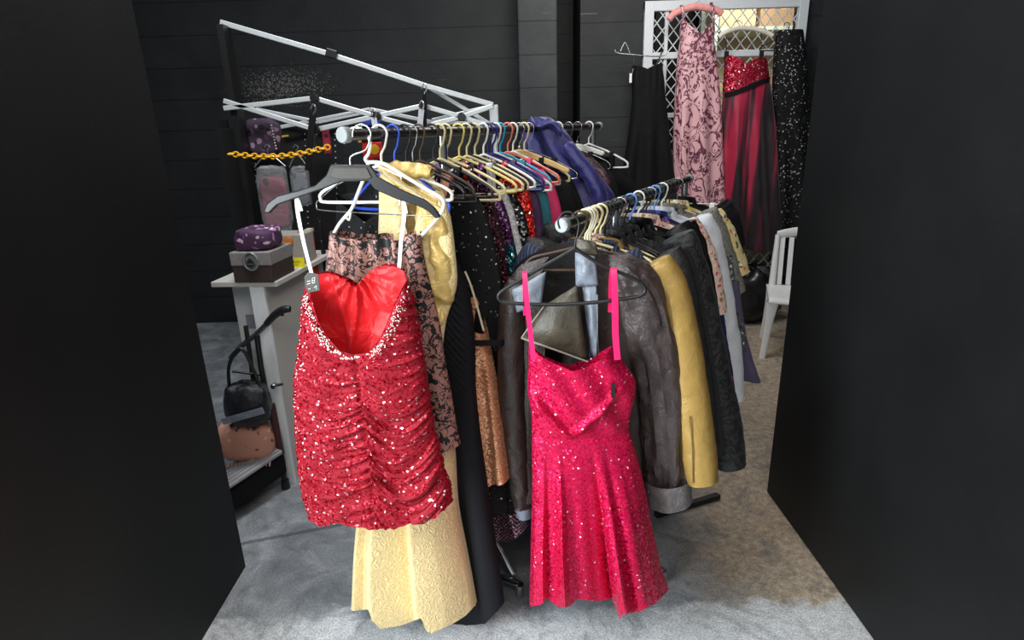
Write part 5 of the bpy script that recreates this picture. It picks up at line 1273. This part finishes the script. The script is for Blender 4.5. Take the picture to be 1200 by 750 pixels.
m = MB(); m.box((-.085, .36, top_h + .012), (.31, .72, .024)); m.build('counter_top', M_pan, ct, smooth=False, bevel=.003)
M_stk = plain('grey_sticker', lc(150, 158, 170), .5)
m = MB(); m.box((-.21, .6, top_h / 2), (.05, .05, top_h)); m.build('counter_leg', M_pan, ct, smooth=False)
for (x, z, w_, h_, cc) in ((-.10, .72, .05, .09, 0), (-.16, .80, .06, .07, 0), (-.13, .5, .05, .12, 0)):
    m = MB(); m.box((x, .148, z), (w_, .003, h_)); m.build('sticker', M_stk, ct, smooth=False)
m = MB(); m.box((-.085, .147, .62), (.035, .003, .075)); m.build('sticker', plain('blue_sticker', lc(30, 110, 210), .5), ct, smooth=False)
# things on the counter
def onctr(x, y, nm, lab, cat): 
    P = ct.matrix_world @ Vector((x, y, 0)) if False else Vector((cb.x, cb.y, 0)) + Matrix.Rotation(yawc, 3, 'Z') @ Vector((x, y, top_h + .024)); return thing(nm, P, yawc, lab, cat)
o = onctr(.02, .10, 'gift_box', 'dark brown box with grey band and oval silver badge on the counter', 'box')
m = MB(); m.box((-.05, 0, .0375), (.18, .22, .075)); m.build('box_body', plain('dark_brown_card', lc(58, 46, 42), .6), o, smooth=False, bevel=.004)
m = MB(); m.box((-.05, 0, .105), (.185, .225, .06)); m.build('box_lid', plain('warm_grey_card', lc(132, 128, 126), .6), o, smooth=False, bevel=.004)
m = MB(); m.tube([(-.045 + .033 * math.cos(a), -.117, .095 + .038 * math.sin(a)) for a in [2 * PI * i / 28 for i in range(28)]], .005, 8, closed=True); m.disc((-.045, -.116, .095), (0, 1, 0), .031, .006, 28)
bd = m.build('badge', plain('silver_badge', lc(150, 150, 152), .35, .6), o)
m = MB(); m.plate([(-.066, .090), (-.045, .112), (-.024, .090)], -.123, -.119); m.plate([(-.068, .081), (-.022, .081), (-.045, .068)], -.123, -.119); m.build('badge_relief', plain('dark_silver', lc(64, 64, 66), .4, .6), bd)
m = MB(); m.plate([(-.08, .078), (-.01, .078), (-.045, .036)], -.117, -.110); m.build('closing_flap', plain('dark_brown_card_flap', lc(50, 40, 38), .6), o)
PAIS = printed('purple_paisley', lc(70, 40, 72), [lc(170, 120, 165), lc(40, 20, 40), lc(200, 170, 190)], 34, .7, .8, .03)
P = Vector((cb.x, cb.y, top_h + .155)) + Matrix.Rotation(yawc, 3, 'Z') @ Vector((.02, .10, 0))
o = thing('folded_scarf', P, yawc, 'folded purple paisley scarf on the brown box', 'scarf')
m = MB(); soft(m, (-.05, 0, .05), .18, .20, .10, .5, lump=.12, seed=2); m.build('scarf_cloth', PAIS, o)
o = onctr(.0, .42, 'wrapped_parcel', 'pale parcel with orange spot behind the brown box', 'parcel'); m = MB(); m.box((-.05, 0, .075), (.2, .14, .15)); m.build('parcel_body', plain('pale_wrap', lc(150, 146, 140), .6), o, smooth=False, bevel=.006)
m = MB(); m.disc((-.02, -.074, .115), (0, 1, 0), .026, .006, 20); m.build('orange_spot', plain('orange_spot', lc(200, 110, 40), .6), o)
o = onctr(.04, .28, 'paper_notice', 'bright yellow handwritten notice on the counter corner', 'notice')
m = MB(); m.box((-.0, 0, .024), (.08, .003, .05)); m.build('paper', plain('yellow_paper', lc(238, 226, 30), .7, var=.03), o, smooth=False)
m = MB()
for q in (((-.05, .056), (-.044, .044), (-.038, .056), (-.032, .045)), ((-.022, .046), (-.022, .062), (-.014, .056), (-.022, .054), (-.012, .046)), ((-.006, .05), (.002, .056), (.0, .047), (.008, .056)), ((.014, .046), (.016, .056), (.024, .055), (.022, .040)), ((-.044, .030), (-.036, .034), (-.04, .022), (-.032, .022)), ((-.022, .024), (-.012, .034), (-.008, .022), (.0, .032), (.01, .024))):
    m.tube([(x * .62, -.003, z * .62 - .002) for x, z in q], .0008, 5)
m.build('handwriting', plain('dark_ink', lc(60, 60, 30), .7), o)
# red box and scarf hanging behind
f_ = Fr(U(366, 268, 3.1), 0); o = thing('red_folder', f_.o, 0, 'red folder standing behind the red dress loop', 'folder')
x0, z0 = f_.L(359, 272); x1, z1 = f_.L(373, 330); m = MB(); m.box(((x0 + x1) / 2, 0, (z0 + z1) / 2), (x1 - x0, .06, z0 - z1)); m.build('folder_body', plain('red_card', lc(200, 36, 34), .5), o, smooth=False, bevel=.004)
m = MB(); m.box(((x0 + x1) / 2, 0, z0 + .008), (x1 - x0 + .004, .062, .016)); m.build('folder_edge', plain('pale_edge', lc(190, 180, 160), .6), o, smooth=False)
hung('hanging_sleeve', 349, 255, 357, 314, 3.0, cloth('dark_rose', lc(88, 46, 58), .8), 'dark rose cloth hanging by the counter end', 'cloth')
hung('beaded_cloth', 372, 255, 388, 350, 3.2, BEAD, 'dark studded panel hanging right of the red folder', 'cloth')

# ------------------------------------------------------------------ walking frame with seat
YW = 2.45
g = GND(333, 572); g = Vector((g.x, g.y, 0)); YW = g.y
f_ = Fr(Vector((g.x, g.y, 0)), 0)
wk = thing('wheeled_walker', f_.o, 0, 'black folding walker with slatted seat at the left edge', 'walker')
def LP(px, py, y=0): return f_.P(px, py, y)
m = MB(); m.tube(smooth_pts([LP(301, 392), LP(306, 430), LP(314, 470), LP(324, 510), LP(331, 548), LP(334, 566)], 4), .0125, 10); m.build('front_post', M_blkmat, wk)
m = MB(); m.tube([LP(334, 562), Vector((LP(334, 566).x, 0, .002))], [.018, .022], 12); m.build('rubber_foot', M_blk, wk)
m = MB(); m.tube(smooth_pts([LP(270, 420), LP(285, 404), LP(300, 392), (LP(318, 374))], 5), [.012] * 16, 10); m.build('handle_bar', plain('dark_chrome', (.2, .2, .21, 1), .25, .9), wk)
m = MB(); P = smooth_pts([LP(312, 380), LP(322, 369), LP(332, 363), LP(340, 362)], 5); m.tube(P, [.014 + .004 * math.sin(i / len(P) * PI) for i in range(len(P))], 10); m.tube([LP(330, 365), LP(331, 370)], .008, 8); m.build('handle_grip', M_blk, wk)
m = MB(); m.tube(smooth_pts([LP(318, 474, -.01), LP(323, 500, -.01), LP(329, 532, -.01)], 4), .017, 12); m.build('padded_tube', plain('dark_maroon_foam', lc(66, 34, 34), .6), wk)
m = MB(); m.disc(LP(321, 452, -.02), (0, 1, 0), .012, .03, 14); m.tube([LP(318, 452, -.02), LP(332, 450, -.02)], .008, 8); m.build('lock_knob', M_chrome, wk)
m = MB(); m.tube(smooth_pts([LP(288, 382, .0), LP(292, 410, .0), LP(300, 470, .0), LP(306, 520, .0)], 4), .011, 8); m.tube([LP(270, 500, -.1), LP(318, 470, .0)], .010, 8); m.tube([LP(272, 435, -.02), LP(310, 440, .0)], .006, 8); m.build('rear_post', M_blkmat, wk)
A = LP(331, 529, -.03); Bv = LP(262, 575, -.30); Cv = LP(262, 548, -.05); Dv = LP(322, 512, .02)
M_sl = plain('grey_slats', lc(150, 150, 154), .4, var=.1)
for i in range(6):
    t0, t1 = i / 6 + .02, (i + 1) / 6 - .02
    m = MB(); a0 = A.lerp(Dv, t0); a1 = A.lerp(Dv, t1); b0 = Bv.lerp(Cv, t0); b1 = Bv.lerp(Cv, t1); dz = Vector((0, 0, -.014))
    m.add([a0, a1, b1, b0, a0 + dz, a1 + dz, b1 + dz, b0 + dz], [(0, 1, 2, 3), (7, 6, 5, 4), (0, 4, 5, 1), (1, 5, 6, 2), (2, 6, 7, 3), (3, 7, 4, 0)]); m.build('seat_slat', M_sl, wk, smooth=False, bevel=.003)
m = MB(); off = Vector((0, .02, -.03)); q = [A + off, Bv + off, Cv + off, Dv + off]; dn = Vector((0, 0, -.10))
m.add([*q, *[p + dn for p in q]], [(0, 1, 2, 3), (7, 6, 5, 4), (0, 4, 5, 1), (1, 5, 6, 2), (2, 6, 7, 3), (3, 7, 4, 0)]); m.build('under_tray', BLK2, wk, smooth=False, bevel=.01)
m = MB(); m.tube([Bv + Vector((.0, .02, 0)), Vector((Bv.x - .02, Bv.y - .04, .0))], .0125, 10); m.build('rear_leg', M_blkmat, wk)
SEATZ = (A + Bv + Cv + Dv) / 4
P = f_.M @ (A.lerp(Cv, .5) + Vector((0, -.04, .0)))
o = thing('embroidered_cushion', P, 0, 'dusty pink embroidered cushion on the walker seat', 'cushion')
EMB = printed('pink_embroidery', lc(206, 148, 128), [lc(150, 96, 84), lc(228, 184, 160), lc(120, 84, 80)], 36, .85, .45, .02)
m = MB(); soft(m, (-.02, .05, .10), .26, .12, .19, .5, lump=.05); m.build('cushion_cover', EMB, o)
m = MB()
for i in range(16): m.tube([(-.14 + i * .016, -.008, .012), (-.142 + i * .016, -.014, -.006)], .004, 5)
m.build('fringe', cloth('pale_fringe', lc(190, 150, 140), .9), o)
P = f_.M @ LP(296, 475, -.10)
o = thing('shoulder_bag', P, 0, 'glossy black shoulder bag hanging on the walker', 'bag')
m = MB(); soft(m, (-.03, .02, .0), .20, .13, .20, .6, lump=.12, seed=8); m.build('bag_body', leather('glossy_black_vinyl', lc(24, 26, 32), .22, .8), o)
m = MB(); m.tube(smooth_pts([(-.10, .02, .07), (-.07, 0, .20), (0, 0, .27), (.04, .02, .08)], 6), .008, 8); m.build('bag_strap', M_blk, o)
m = MB(); m.bar((-.12, -.055, -.05), (.07, -.055, .0), .004, .03); m.build('grey_band', GREYL, o, smooth=False)
